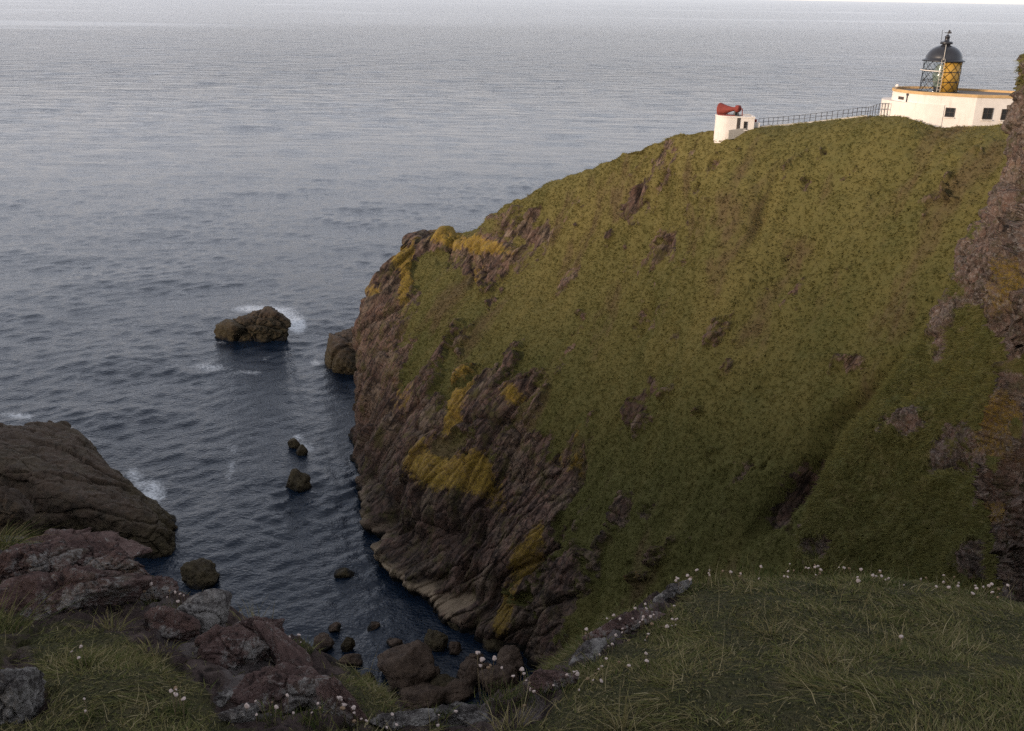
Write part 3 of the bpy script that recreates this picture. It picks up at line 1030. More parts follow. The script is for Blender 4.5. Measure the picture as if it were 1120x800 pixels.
FOAM = [(318, 350, 24, 16, 20, .55), (296, 338, 26, 6, 0, .5), (310, 346, 26, 9, 8, .35), (200, 420, 60, 22, 10, .22), (160, 470, 40, 40, 0, .2), (300, 440, 40, 30, 0, .2), (268, 338, 22, 5, 0, .8), (325, 358, 10, 8, 0, .9), (240, 375, 14, 4, 0, .6), (232, 402, 24, 6, 0, .68), (262, 408, 14, 5, -10, .5), (280, 408, 10, 3, 0, .6), (165, 540, 20, 17, -20, 1.15),
        (145, 520, 12, 10, 40, .8), (95, 487, 12, 9, 40, .95), (20, 455, 26, 5, 5, .9), (252, 514, 9, 22, 14, .62), (254, 490, 10, 8, 0, .45), (335, 490, 14, 9, 0, .8), (325, 478, 8, 5, 0, .7), (345, 397, 10, 5, 0, .8),
        (292, 392, 10, 4, -20, .55), (375, 628, 14, 5, 0, .5), (316, 522, 6, 5, 0, .5), (190, 395, 40, 6, 5, .3), (150, 358, 18, 7, 10, .55), (250, 600, 10, 8, 0, .3), (410, 688, 12, 8, 0, .3), (440, 640, 8, 8, 0, .25),
        (70, 470, 14, 6, 20, .7), (185, 570, 8, 12, -20, .6)]
foam = np.clip(blobs(px, py, FOAM), 0, 1.4) * vis
lr = np.log(r)
PB = np.stack([X / 900, Y / 1500, 0 * X], 1)
band = fbm(np.stack([X * .25, Y, 0 * X], 1), 700, 4, .5) * sstep(500, 1100, r)
slick = sstep(.05, .30, band) * sstep(600, 1400, r)
slick = np.maximum(slick * .8, sstep(1700, 2900, r + 1500 * fbm(np.stack([X * .3, Y, 0 * X], 1), 900, 4)) * .5)
faro = sstep(90, 700, r)
o = raw_mesh('sea', P, grid_faces(len(rr), len(th)), M['sea'], attrs={'sea': np.stack([foam, slick, .15 + .85 * faro * (1 - .85 * sstep(600, 2000, r)), sstep(300, 1300, r)], 1)})
tag(o, 'grey rippled sea reaching to the pale horizon', 'sea', kind='structure')


# ------------------------------------------------------------------ rocks
def rock_mesh(size, seed, sub=5, rough=.16, planes=14, flat=0.0, strat=None):
    bm = bmesh.new()
    bmesh.ops.create_icosphere(bm, subdivisions=sub, radius=1.0)
    V = np.array([v.co[:] for v in bm.verts])
    Fc = np.array([[v.index for v in f.verts] for f in bm.faces])
    bm.free()
    g = np.random.default_rng(seed)
    n = g.normal(size=(planes, 3)); n /= np.linalg.norm(n, axis=1)[:, None]
    d = g.uniform(.62, 1.0, planes)
    c = V @ n.T
    rad = np.where(c > .05, d / np.maximum(c, .05), 9.0)
    rad = -np.log(np.exp(-34 * np.minimum(rad, 1.25)).sum(1) + np.exp(-34 * 1.12)) / 34
    V = V * rad[:, None]
    S = np.array(size) / 2.0
    sc = float(np.mean(S))
    V = V * S
    nrm = V / (np.linalg.norm(V, axis=1)[:, None] + 1e-9)
    Q = V + seed * 3.7
    if strat is not None:
        Q = Q * np.array(strat)
    disp = rough * sc * (.9 * fbm(Q, sc * .9, 5, .55, ridged=True) + .35 * fbm(Q, sc * .25, 4, .6, ridged=True, off=1.7) + .16 * fbm(Q, sc * .07, 3, .6) + (blocks(Q * np.array([1., 1., 1.5]), sc * 1.15, 1.1, .8, .55, .05) + blocks(Q, sc * .45, 2.3, .22, .16, .06) if sub > 4 else 0) + .05)
    return V + nrm * disp[:, None], Fc


def add_rock(name, loc, size, rot, seed, mat, label, cat='rock', group=None, sub=5, rough=.16, planes=14, strat=None):
    V, Fc = rock_mesh(size, seed, sub, rough, planes, strat=strat)
    o = raw_mesh(name, V, Fc, mat)
    o.location = loc
    o.rotation_euler = rot
    return tag(o, label, cat, group)


def px_rock(name, px, py, wpx, hpx, label, mat, seed, z=0.0, Y=None, sink=.25, yaw=0.0, deep=.8, tilt=(0, 0), group=None, sub=5, rough=.16, planes=14, strat=None):
    """a rock seen wpx wide whose foot is at pixel row py; its real size follows from its distance"""
    p = at_z(px, py, z) if Y is None else at_y(px, py, Y)
    s = m_per_px(p)
    wd, ht = wpx * s, hpx * s
    dp = wd * deep
    c = p + np.array([0, dp * .45, ht * .5 - sink * ht])
    return add_rock(name, c, (wd * 1.08, dp * 1.08, ht * (1 + sink) * 1.1), (tilt[0], tilt[1], yaw), seed, mat, label, 'rock', group, sub, rough, planes, strat)


SR = M['searock']
px_rock('sea_rock', 276, 376, 74, 32, 'broad weedy rock standing alone in the open sea with white surf behind', SR, 21, deep=.8, rough=.26, sub=6)
px_rock('sea_rock', 385, 410, 74, 42, 'brown wedge shaped rock in the water against the headland tip', SR, 22, deep=1.0, rough=.18, sub=6)
px_rock('sea_rock', 321, 491, 12, 13, 'small round rock awash, upper of the close pair in the inlet', SR, 23, sub=4)
px_rock('sea_rock', 330, 499, 13, 11, 'small low rock awash, lower of the close pair in the inlet', SR, 24, sub=4)
px_rock('sea_rock', 326, 538, 26, 23, 'lone squarish brown rock in the inlet below the close pair', SR, 25, sub=5)
px_rock('sea_rock', 215, 644, 40, 26, 'brown flat topped rock in dark water off the tip of the big sea stack', SR, 26, sub=5)
px_rock('sea_rock', 375, 633, 20, 6, 'pale low rock barely breaking the water in the inlet', SR, 27, sub=4)

# the wedge of rock in the lower left bay
scol = [
    [(-330, 700, 0), (-330, 520, 15), (-330, 480, 16), (-330, 455, 14.5)],
    [(-110, 640, 0), (-110, 505, 13), (-110, 475, 13.5), (-110, 452, 12)],
    [(0, 612, 0), (0, 508, 11), (0, 482, 11.5), (0, 463, 10.5)],
    [(62, 597, 0), (56, 540, 8.6), (62, 505, 9.2), (62, 466, 9.0)],
    [(108, 598, 0), (104, 560, 6.4), (110, 532, 7.0), (104, 508, 6.6)],
    [(150, 613, 0), (148, 577, 4.6), (152, 560, 5.0), (148, 546, 4.6)],
    [(182, 611, 0), (180, 586, 2.6), (182, 578, 2.8), (178, 571, 2.4)],
    [(190, 598, -1), (191, 594, -.5), (191, 590, -.5), (190, 586, -1)],
]
K = np.array([[at_z(*p) for p in c] for c in scol]).transpose(1, 0, 2)
fr = K[:1] + np.array([0, -1.5, -4.]); bkk = K[-1:] + np.array([2., 7., 0]); bkk[..., 2] = -3
mid = K[-1:] + np.array([1., 3.5, -2.5])
K = np.concatenate([fr, K, mid, bkk])
G = resample(K, spread([12, 70, 60, 50, 24, 14]))
G = np.transpose(resample(np.transpose(G, (1, 0, 2)), spread([10, 30, 80, 70, 60, 50, 20])), (1, 0, 2))
N = grid_normals(G).reshape(-1, 3)
if N[len(N) // 2, 2] < 0:
    N = -N
P = G.reshape(-1, 3)
D = P + N * (blocks(P * np.array([.3, 1, .8]), 3.6, 3, 1.0, .45, .05) + blocks(P * np.array([.4, 1, 1]), 1.3, 5, .3, .10, .05) + .25 * fbm(P, 1.0, 4) + .7 * fbm(P, 5, 3, ridged=True, off=8))[:, None]
o = raw_mesh('sea_stack', D, grid_faces(*G.shape[:2]), SR)
tag(o, 'long dark wedge shaped sea rock with weedy green flank in the lower bay', 'sea rock')

# boulders at the foot of the inlet
M['boulder'] = mat_sea_rock('reddish brown boulder', ((.045, .030, .022), (.105, .072, .050), (.15, .108, .078)))
BL = [(442, 756, 68, 58, 'largest rounded brown boulder standing in the pool at the foot of the inlet', 31, 0),
      (458, 782, 56, 32, 'smooth brown boulder low in the frame below the largest pool boulder', 32, 0),
      (477, 714, 27, 34, 'upright tan boulder at the cliff foot above the pool', 33, 0),
      (497, 718, 16, 22, 'small tan block beside the upright tan boulder', 34, 0),
      (515, 752, 44, 36, 'broad brown boulder between the pool and the cliff foot', 35, 0),
      (540, 716, 30, 20, 'reddish boulder tucked under the orange lichened cliff edge', 36, 0),
      (520, 728, 18, 16, 'small brown boulder wedged behind the broad boulder', 37, 0),
      (545, 765, 50, 44, 'dark boulder behind the thrift stalks at the inlet foot', 38, .5),
      (380, 713, 14, 22, 'narrow pointed rock awash at the mouth of the pool', 39, 0),
      (352, 712, 26, 16, 'low brown rock awash outermost by the slabs', 40, 0),
      (381, 732, 30, 16, 'low wide rock awash beside the pool', 41, 0),
      (402, 752, 20, 20, 'small brown rock at the left rim of the pool', 42, 0),
      (365, 692, 16, 10, 'small rock barely awash above the low brown rock', 43, 0),
      (408, 690, 16, 9, 'reddish rock just under the surface above the pool', 44, 0),
      (420, 778, 40, 26, 'brown boulder at the near rim of the pool', 45, 0),
      (500, 772, 46, 22, 'flat dark boulder at the near end of the inlet', 46, 0),
      (560, 735, 34, 36, 'dark block against the cliff foot under the orange lichen', 47, .5),
      (470, 745, 24, 18, 'low brown rock right of the largest pool boulder', 49, 0),
      (432, 712, 22, 14, 'small wet rock behind the largest pool boulder', 50, 0),
      (485, 760, 30, 20, 'brown rock filling the gap at the right end of the pool', 51, 0),
      (530, 742, 22, 18, 'reddish block leaning on the broad brown boulder', 52, 0),
      (500, 690, 26, 16, 'wet dark rock at the lip of the sea cave', 48, 0)]
for x, y, wp, hp, lab, sd_, z in BL:
    px_rock('boulder', x, y, wp * .94, hp * .72, lab, M['boulder'] if sd_ % 3 else SR, sd_, z=z, deep=.85, yaw=sd_ * 1.3, group='boulders at the foot of the inlet', sub=5, rough=.13, planes=18)

# ------------------------------------------------------------------ lighthouse
LX = at_y(1026, 100, 98.0)
gz = at_y(1024, 101, 94.0)[2] - 3.62
LH = empty('lighthouse', (LX[0], LX[1], gz))
LH.rotation_euler.z = R(-26)
LH.scale = (.985, .985, 1.0)
tag(LH, 'white lighthouse with black domed lantern and ochre panels on the headland', 'lighthouse')


def arc(cx, cy, rx, ry, a0, a1, n):
    return [(cx + rx * math.cos(R(a0 + (a1 - a0) * i / n)), cy + ry * math.sin(R(a0 + (a1 - a0) * i / n))) for i in range(n + 1)]


def inset(poly, d):
    out = []
    n = len(poly)
    for i in range(n):
        p0, p1, p2 = Vector(poly[i - 1]), Vector(poly[i]), Vector(poly[(i + 1) % n])
        e1, e2 = (p1 - p0).normalized(), (p2 - p1).normalized()
        n1, n2 = Vector((-e1.y, e1.x)), Vector((-e2.y, e2.x))
        b = n1 + n2
        k = d / max(.3, b.length_squared / 2)
        out.append(tuple(p1 + b * k))
    return out


WT = 3.25     # wall height
main = arc(0, 0, 4.3, 3.6, 90, 270, 24) + [(3.75, -3.6), (7.6, -1.9), (7.6, 3.6)]
bm = bmesh.new(); add_prism(bm, main, -3.0, WT)
wall = bm_obj('wall', bm, M['white'], LH, bevel=0)
bm = bmesh.new()
skirt = arc(0, 0, 5.25, 3.72, 90, 270, 24) + [(1.0, -3.68), (1.0, 3.68)]
add_prism(bm, skirt, -3.0, 2.4)
bm_obj('skirt_wall', bm, M['white'], LH)
bm = bmesh.new()
add_ring_prism(bm, inset(main, -.10), inset(main, .32), WT + .003, WT + .26)
bm_obj('parapet', bm, M['ochre'], LH)
bm = bmesh.new(); add_prism(bm, inset(main, .33), WT - .1, WT + .06)
bm_obj('roof', bm, M['roof'], LH)


def window_on(parent, a, b, t, zc, wd, ht, name='window', bars=(1, 1)):
    """a framed window on the wall running from a to b at fraction t"""
    a, b = Vector((*a, 0)), Vector((*b, 0))
    d = (b - a).normalized()
    c = a + (b - a) * t
    nrm = Vector((d.y, -d.x, 0))
    ang = math.atan2(d.y, d.x)
    bm = bmesh.new()
    add_box(bm, (c + nrm * .012 + Vector((0, 0, zc))), (wd, .05, ht), ang)
    w_ = bm_obj(name, bm, M['dark'], parent)
    bm = bmesh.new()
    for sx in (-1, 1):
        add_box(bm, c + d * (sx * wd / 2) + nrm * .05 + Vector((0, 0, zc)), (.07, .06, ht + .07), ang)
    for sz in (-1, 1):
        add_box(bm, c + nrm * .053 + Vector((0, 0, zc + sz * ht / 2)), (wd - .07, .05, .07), ang)
    for i in range(bars[0]):
        add_box(bm, c + d * (wd * ((i + 1) / (bars[0] + 1) - .5)) + nrm * .05 + Vector((0, 0, zc)), (.04, .04, ht - .08), ang)
    for i in range(bars[1]):
        add_box(bm, c + nrm * .056 + Vector((0, 0, zc + ht * ((i + 1) / (bars[1] + 1) - .5))), (wd - .08, .03, .04), ang)
    bm_obj('frame', bm, M['frame'], w_)
    bm = bmesh.new()
    add_box(bm, c + nrm * .09 + Vector((0, 0, zc - ht / 2 - .10)), (wd + .2, .16, .07), ang)
    bm_obj('sill', bm, M['white'], w_)
    return w_


window_on(LH, (0, -3.6), (3.75, -3.6), .42, 1.75, .80, .80)
window_on(LH, (3.75, -3.6), (7.6, -1.9), .30, 1.80, .85, 1.0)
window_on(LH, (3.75, -3.6), (7.6, -1.9), .72, 1.75, .85, .95)
bm = bmesh.new()
a = R(222)
add_box(bm, (4.3 * math.cos(a) * 1.0, 3.6 * math.sin(a) * 1.0, 2.72), (.72, .10, .28), math.atan2(3.6 * math.cos(a), -4.3 * math.sin(a)))
bm_obj('louvre', bm, M['frame'], LH)
bm = bmesh.new()
a = R(233)
add_tube(bm, (4.36 * math.cos(a), 3.68 * math.sin(a), 2.42), (4.36 * math.cos(a), 3.68 * math.sin(a), WT - .02), .05)
add_box(bm, (4.36 * math.cos(a), 3.68 * math.sin(a), WT - .12), (.2, .16, .2))
bm_obj('downpipe', bm, M['iron'], LH)
# bars over the yard wall at the back right
bm = bmesh.new()
for i in range(7):
    x = 7.8 + .001
    add_tube(bm, (7.85, -1.7 + i * .45, -.2), (7.85, -1.7 + i * .45, 2.9), .025, seg=6)
add_tube(bm, (7.85, -1.7, 2.9), (7.85, 1.0, 2.9), .03, seg=6)
add_tube(bm, (7.85, -1.7, 1.3), (7.85, 1.0, 1.3), .03, seg=6)
bm_obj('railing', bm, M['iron'], LH)

# lantern
LR, L0, L1 = 1.80, WT + .2, WT + 2.98
bm = bmesh.new(); add_lathe(bm, [(0, WT + .05), (LR + .12, WT + .05), (LR + .12, L0), (0, L0)], 40)
bm_obj('lantern_base', bm, M['black'], LH)
bm = bmesh.new(); add_lathe(bm, [(LR - .05, L0), (LR - .05, L1)], 40, a0=R(92), a1=R(276))
bm_obj('lantern_glass', bm, M['glass'], LH, smooth=True)
bm = bmesh.new(); add_lathe(bm, [(LR - .09, L0 + .002), (LR - .04, L0 + .002), (LR - .04, L1 - .002), (LR - .09, L1 - .002)], 40, a0=R(276), a1=R(452))
bm_obj('blanking_panel', bm, M['gold'], LH, smooth=True)
bm = bmesh.new()
nseg = 12
for k in range(nseg):
    a, b = 2 * math.pi * k / nseg, 2 * math.pi * (k + 1) / nseg
    lev = [L0 + (L1 - L0) * i / 3 for i in range(4)]
    for i in range(3):
        for (s, e) in ((a, b), (b, a)):
            mid_ = (a + b) / 2
            zm = (lev[i] + lev[i + 1]) / 2
            p0 = (LR * math.cos(s), LR * math.sin(s), lev[i])
            p1 = (LR * math.cos(mid_), LR * math.sin(mid_), zm)
            p2 = (LR * math.cos(e), LR * math.sin(e), lev[i + 1])
            add_tube(bm, p0, p1, .021, seg=5); add_tube(bm, p1, p2, .021, seg=5)
for i in range(1, 3):
    z = L0 + (L1 - L0) * i / 3
    add_lathe(bm, [(LR - .03, z - .03), (LR + .035, z - .03), (LR + .035, z + .03), (LR - .03, z + .03), (LR - .03, z - .03)], 40)
bm_obj('lattice', bm, M['black'], LH)
bm = bmesh.new()
add_lathe(bm, [(LR - .1, L1), (LR + .2, L1), (LR + .22, L1 + .10), (LR + .06, L1 + .16)] +
          [(1.74 * math.cos(R(t)), L1 + .16 + 1.38 * math.sin(R(t))) for t in range(4, 84, 6)] + [(.18, L1 + 1.54), (0, L1 + 1.54)], 48)
dome = bm_obj('dome', bm, M['black'], LH, smooth=True)
bm = bmesh.new()
zt = L1 + 1.51
add_lathe(bm, [(.38, zt), (.38, zt + .06), (.58, zt + .10), (.60, zt + .28), (.48, zt + .33), (.24, zt + .37), (.22, zt + .70), (.27, zt + .74), (.24, zt + .82), (.10, zt + .96), (0, zt + .98)], 24)
bm_obj('ventilator', bm, M['black'], LH, smooth=True)
bm = bmesh.new()
add_tube(bm, (0, 0, zt + .92), (.02, 0, zt + 1.28), .05)
add_box(bm, (.12, 0, zt + 1.16), (.36, .04, .16)); add_box(bm, (-.2, 0, zt + 1.14), (.28, .05, .06))
add_box(bm, (.10, .0, zt + 1.32), (.2, .06, .14), ry=R(30))
bm_obj('weather_vane', bm, M['black'], LH)
bm = bmesh.new(); add_tube(bm, (-.52, -.1, zt + .26), (-.56, -.1, zt + 1.4), .022, seg=6)
bm_obj('lightning_rod', bm, M['iron'], LH)
# white ladder up the lantern and over the dome
bm = bmesh.new()
la = R(273)
ca, sa = math.cos(la), math.sin(la)
tg = Vector((-sa, ca, 0))
for sx in (-1, 1):
    off = tg * (.15 * sx)
    add_tube(bm, Vector(((LR + .2) * ca, (LR + .2) * sa, L0)) + off, Vector(((LR + .2) * ca, (LR + .2) * sa, L1 + .25)) + off, .025, seg=6)
for i in range(10):
    c = Vector(((LR + .2) * ca, (LR + .2) * sa, L0 + .2 + i * .32))
    add_tube(bm, c - tg * .15, c + tg * .15, .022, seg=6)
pts = [(LR + .2, L1 + .2)] + [(1.83 * math.cos(R(t)), L1 + .2 + 1.45 * math.sin(R(t))) for t in range(6, 74, 8)]
add_path(bm, [(r_ * ca, r_ * sa, z_) for r_, z_ in pts], .035)
bm_obj('ladder', bm, M['lime'], LH)
# gallery rail ring seen as a pale line
bm = bmesh.new()
add_lathe(bm, [(LR + .15, L0 + 1.9), (LR + .21, L0 + 1.9), (LR + .21, L0 + 1.97), (LR + .15, L0 + 1.97), (LR + .15, L0 + 1.9)], 40, a0=R(165), a1=R(272))
bm_obj('handrail', bm, M['white'], LH)
# lens inside
bm = bmesh.new()
prof = []
for i in range(13):
    z = L0 + .35 + i * .17
    rr_ = .78 - .30 * abs(i - 6) / 6
    prof += [(rr_, z), (rr_ + .07, z + .085)]
add_lathe(bm, [(0, L0 + .35)] + prof + [(0, prof[-1][1])], 28)
bm_obj('lens', bm, M['lens'], LH, smooth=True)
bm = bmesh.new(); add_tube(bm, (0, 0, L0), (0, 0, L0 + .36), .5, seg=16)
bm_obj('lens_pedestal', bm, M['iron'], LH)

# small white vent standing on the parapet corner
bm = bmesh.new()
vp = Vector((LX[0] + 4.15 * math.cos(R(180)), LX[1] + 3.6 * math.sin(R(180)), gz + (WT + .26)))
VT = empty('roof_vent', vp)
tag(VT, 'small white round topped vent on the roof edge of the lighthouse building', 'vent')
add_tube(bm, (0, 0, 0), (0, 0, .22), .10, .08, seg=12)
bm_obj('stem', bm, M['roof'], VT)
bm = bmesh.new(); add_lathe(bm, [(0, .2), (.16, .2), (.2, .28), (.17, .40), (.08, .47), (0, .48)], 16)
bm_obj('cap', bm, M['white'], VT, smooth=True)

# ------------------------------------------------------------------ fog signal hut and horn
HP = at_y(806, 140, 107.5)
HZ = at_y(786, 150, 107.0)[2] - 1.2
HUT = empty('fog_signal_hut', (HP[0], HP[1], HZ), R(-6))
tag(HUT, 'small white flat roofed fog signal hut at the end of the railing', 'hut')
HT = 3.4
hp = arc(-1.1, 0, 1.35, 1.35, 90, 270, 16) + [(1.65, -1.35), (1.65, 1.35)]
bm = bmesh.new(); add_prism(bm, hp, -.8, HT)
bm_obj('wall', bm, M['white'], HUT)
bm = bmesh.new(); add_ring_prism(bm, inset(hp, -.06), inset(hp, .18), HT + .003, HT + .16)
bm_obj('parapet', bm, M['white'], HUT)
bm = bmesh.new(); add_box(bm, (2.0, .1, 1.2), (.66, 2.0, 3.4))
bm_obj('annexe', bm, M['white'], HUT)
bm = bmesh.new(); add_box(bm, (-.05, -1.36, 2.3), (.34, .08, 2.2)); bm_obj('door', bm, M['frame'], HUT)
window_on(HUT, (-1.1, -1.35), (1.65, -1.35), .66, 2.60, .30, .80, bars=(0, 1))
bm = bmesh.new(); add_tube(bm, (1.9, -.4, 2.9), (1.9, -.4, 3.12), .14, seg=10); add_tube(bm, (1.9, -.4, 3.1), (1.9, -.4, 3.2), .2, .1, seg=10)
bm_obj('vent', bm, M['red'], HUT)
bm = bmesh.new()
add_path(bm, [(-2.25, -.7, HT + .17), (-1.6, -1.0, HT + .2), (-.5, -1.15, HT + .2)], .07)
bm_obj('rail', bm, M['red'], HUT)

HORN = empty('foghorn', (HP[0] - 1.15, HP[1] - .1, HZ + HT + .16), R(-42))
HORN.scale = (1.0, 1.2, 1.2)
tag(HORN, 'red trumpet shaped foghorn on the roof of the white hut', 'foghorn')
ax_ = Matrix.Translation((1.05, 0, .62)) @ Matrix.Rotation(R(-97), 4, 'Y')
bm = bmesh.new()
add_lathe(bm, [(.14, -.1), (.16, .3), (.22, .7), (.32, 1.1), (.45, 1.5), (.58, 1.85), (.64, 2.02), (.66, 2.1), (.60, 2.1), (.52, 1.8), (.38, 1.4), (.2, .9), (0, .5)], 24, M=ax_)
bm_obj('trumpet', bm, M['red'], HORN, smooth=True)
bm = bmesh.new()
add_lathe(bm, [(.0, -.35), (.28, -.35), (.32, -.2), (.32, .1), (.22, .16), (0, .16)], 18, M=ax_)
bm_obj('diaphragm_housing', bm, M['red'], HORN, smooth=True)
bm = bmesh.new()
add_tube(bm, (.85, 0, 0), (.95, 0, .62), .22, .12, seg=10); add_tube(bm, (1.25, 0, 0), (1.1, 0, .5), .10, seg=8)
add_box(bm, (1.0, 0, .03), (1.1, .7, .06))
bm_obj('pedestal', bm, M['iron'], HORN)
bm = bmesh.new()
add_tube(bm, (-.45, -.25, 0), (-.35, 0, .42), .06); add_tube(bm, (-.45, .25, 0), (-.35, 0, .42), .06); add_tube(bm, (-.1, 0, 0), (-.3, 0, .45), .06)
bm_obj('cradle', bm, M['iron'], HORN)
bm = bmesh.new()
add_path(bm, [(1.3, .1, .7), (1.62, .1, .62), (1.70, .1, .0)], .055)
bm_obj('air_pipe', bm, M['red'], HORN)

# ------------------------------------------------------------------ railing and low wall along the crest
line = [(829, 138.5, 108.2), (850, 136.5, 106.8), (875, 133.5, 105.2), (900, 130.5, 103.5), (925, 127.5, 101.6), (945, 125.5, 100), (958, 124, 98.6), (970, 124.5, 97.6)]
LP = np.array([at_y(*p) for p in line])
hpx, hpy, _ = project(HD)


def crest(px):
    k = np.where((np.abs(hpx - px) < 1.6) & (HD[:, 1] < 150) & (hpy > 60))[0]
    return HD[k[np.argmin(hpy[k])]]


LP = np.array([crest(p[0]) + np.array([0, .25, -.05]) for p in line])
t_ = np.linspace(0, len(LP) - 1, 30)
PT = np.stack([np.interp(t_, np.arange(len(LP)), LP[:, i]) for i in range(3)], 1)
FN = empty('railing', PT[0])
tag(FN, 'thin dark railing along the crest between hut and lighthouse', 'railing')
o0 = Vector(PT[0])
hts = .95 + .35 * sstep(22, 27, np.arange(30))
post_me = None
for i, p in enumerate(PT):
    bm = bmesh.new()
    q = Vector(p) - o0
    add_tube(bm, q + Vector((0, 0, -.6)), q + Vector((0, 0, hts[i])), .032, seg=6)
    bm_obj('post', bm, M['iron'], FN)
for f_ in (.97, .55):
    bm = bmesh.new()
    add_path(bm, [Vector(p) - o0 + Vector((0, 0, f_ * h_)) for p, h_ in zip(PT, hts)], .022)
    bm_obj('rail', bm, M['iron'], FN)
# wall
bm = bmesh.new()
wl = [at_y(797, 144.5, 105.6)] + [np.array(p) + np.array([0, -.5, 0]) for p in PT[:22]]
o1 = Vector(wl[0])
vs = []
for p in wl:
    q = Vector(p) - o1
    vs.append([bm.verts.new(q + Vector(d)) for d in ((0, -.14, -.8), (0, -.14, .18), (0, .14, .18), (0, .14, -.8))])
for A, B in zip(vs[:-1], vs[1:]):
    for k in range(4):
        bm.faces.new((A[k], B[k], B[(k + 1) % 4], A[(k + 1) % 4]))
bm.faces.new(vs[0]); bm.faces.new(vs[-1][::-1])
o = bm_obj('low_wall', bm, M['lime'])
o.location = o1
tag(o, 'pale low path wall running from the hut along the foot of the railing', 'wall')

# ------------------------------------------------------------------ near rocks, grass and thrift
def ground_hit(px, py):
    d = ray(px, py)
    t = np.arange(2.3, 9, .02)
    p = EYE + d[None] * (t / d[1])[:, None]
    g, _, _ = ground_surface(p[:, :2])
    k = np.argmax(p[:, 2] < g[:, 2]) if (p[:, 2] < g[:, 2]).any() else len(t) - 1
    return p[k]


def near_rock(name, px, py, wpx, hpx, label, mat, seed, yaw=0.0, deep=.8, sink=.35, tilt=(0, 0), rough=.2, sub=5, planes=16, strat=None, Y=None):
    p = ground_hit(px, py) if Y is None else at_y(px, py, Y)
    th = math.atan2(H - p[2], p[1])
    dpx = min(deep * wpx, hpx * .95)
    hh = max((hpx - dpx * math.sin(th) * .8) / math.cos(th), .30 * hpx)
    return px_rock(name, px, py, wpx, hh, label, mat, seed, Y=p[1], sink=sink, yaw=yaw, deep=dpx / wpx, tilt=tilt, rough=rough, sub=6, planes=planes, strat=strat)


MA, GR = M['maroon'], M['grey']
near_rock('rock', 62, 672, 150, 66, 'broad maroon rock with pale lichen streaks at the left of the cliff top', MA, 61, .2, .7, rough=.3, sub=6)
near_rock('rock', 100, 628, 130, 44, 'flat topped maroon rock behind the broad maroon rock', MA, 62, -.3, .7, rough=.26, sub=6)
near_rock('rock', 22, 634, 90, 56, 'reddish angular rock at the left border behind the broad maroon rock', MA, 63, .5, .8, rough=.3)
near_rock('rock', 150, 656, 70, 30, 'grey brown crumbly stone at the foot of the tall left thrift stalks', MA, 64, .3, .8, rough=.3)
near_rock('rock', 4, 790, 62, 84, 'pale grey lichen crusted stone beside the lower left corner turf', GR, 65, .4, .8, rough=.25)
near_rock('rock', 217, 692, 62, 52, 'smooth rounded grey stone at the brow left of centre', GR, 66, .4, .9, rough=.12)
near_rock('rock', 182, 704, 60, 46, 'smooth dull maroon slab left of the rounded grey stone', MA, 67, -.5, .7, rough=.16)
near_rock('rock', 252, 728, 80, 52, 'dark maroon stone with pinkish thrift growing over it', MA, 68, .7, .8, rough=.26)
near_rock('rock', 280, 702, 62, 34, 'small maroon stone at the brow beside a grass tuft', MA, 69, 0, .8, rough=.26)
near_rock('rock', 300, 780, 120, 62, 'jagged dark rock in front of the layered slabs', MA, 70, .5, .7, rough=.3, sub=6)
for i, (x, y, wp, hp, lab) in enumerate([
        (318, 742, 130, 30, 'uppermost of the layered slabs slanting down to the pool'),
        (330, 757, 140, 30, 'second of the layered slabs slanting down to the pool'),
        (345, 774, 130, 30, 'third of the layered slabs slanting down to the pool'),
        (372, 782, 90, 34, 'lowest and shortest of the layered slabs above the thrift heads')]):
    near_rock('slab', x, y, wp, hp, lab, MA, 80 + i, -.75, .22, .3, tilt=(R(-8), R(16)), rough=.18, planes=10, strat=(.5, 3, 3))
near_rock('rock', 262, 792, 44, 26, 'small pale grey stone at the lower border left of the thrift heads', GR, 90, .2, rough=.25)
near_rock('rock', 238, 772, 36, 18, 'small grey stone at the edge of the lower left turf', GR, 91, .9, rough=.25)
near_rock('rock', 440, 800, 70, 24, 'low grey stone under the pool at the lower border', GR, 92, .2, rough=.25)
near_rock('rock', 505, 796, 80, 26, 'low dark stone left of the central thrift cushion', GR, 93, -.2, rough=.25)
near_rock('rock', 601, 757, 56, 26, 'lowest of the lichen crusted stones along the right mound brow', MA, 94, .3, .6, rough=.28)
near_rock('rock', 642, 724, 66, 22, 'second lowest lichen crusted stone along the right mound brow', GR, 95, 1.0, .5, rough=.28)
near_rock('rock', 686, 690, 90, 20, 'long lichen crusted stone in the middle of the right mound brow', MA, 96, .5, .4, rough=.28)
near_rock('rock', 737, 653, 56, 13, 'uppermost lichen crusted stone at the top of the right mound brow', GR, 97, .7, .5, rough=.28)
px_rock('rock', 30, 640, 210, 34, 'dark brown outcrop below the brow between sea rock and maroon rocks', M['ground_rock'], 98, Y=9.0, deep=.45, rough=.34, sub=6)
px_rock('rock', 0, 570, 50, 30, 'olive brown outcrop at the left border above the grey green tuft', SR, 99, Y=11.0, deep=.8, rough=.2)


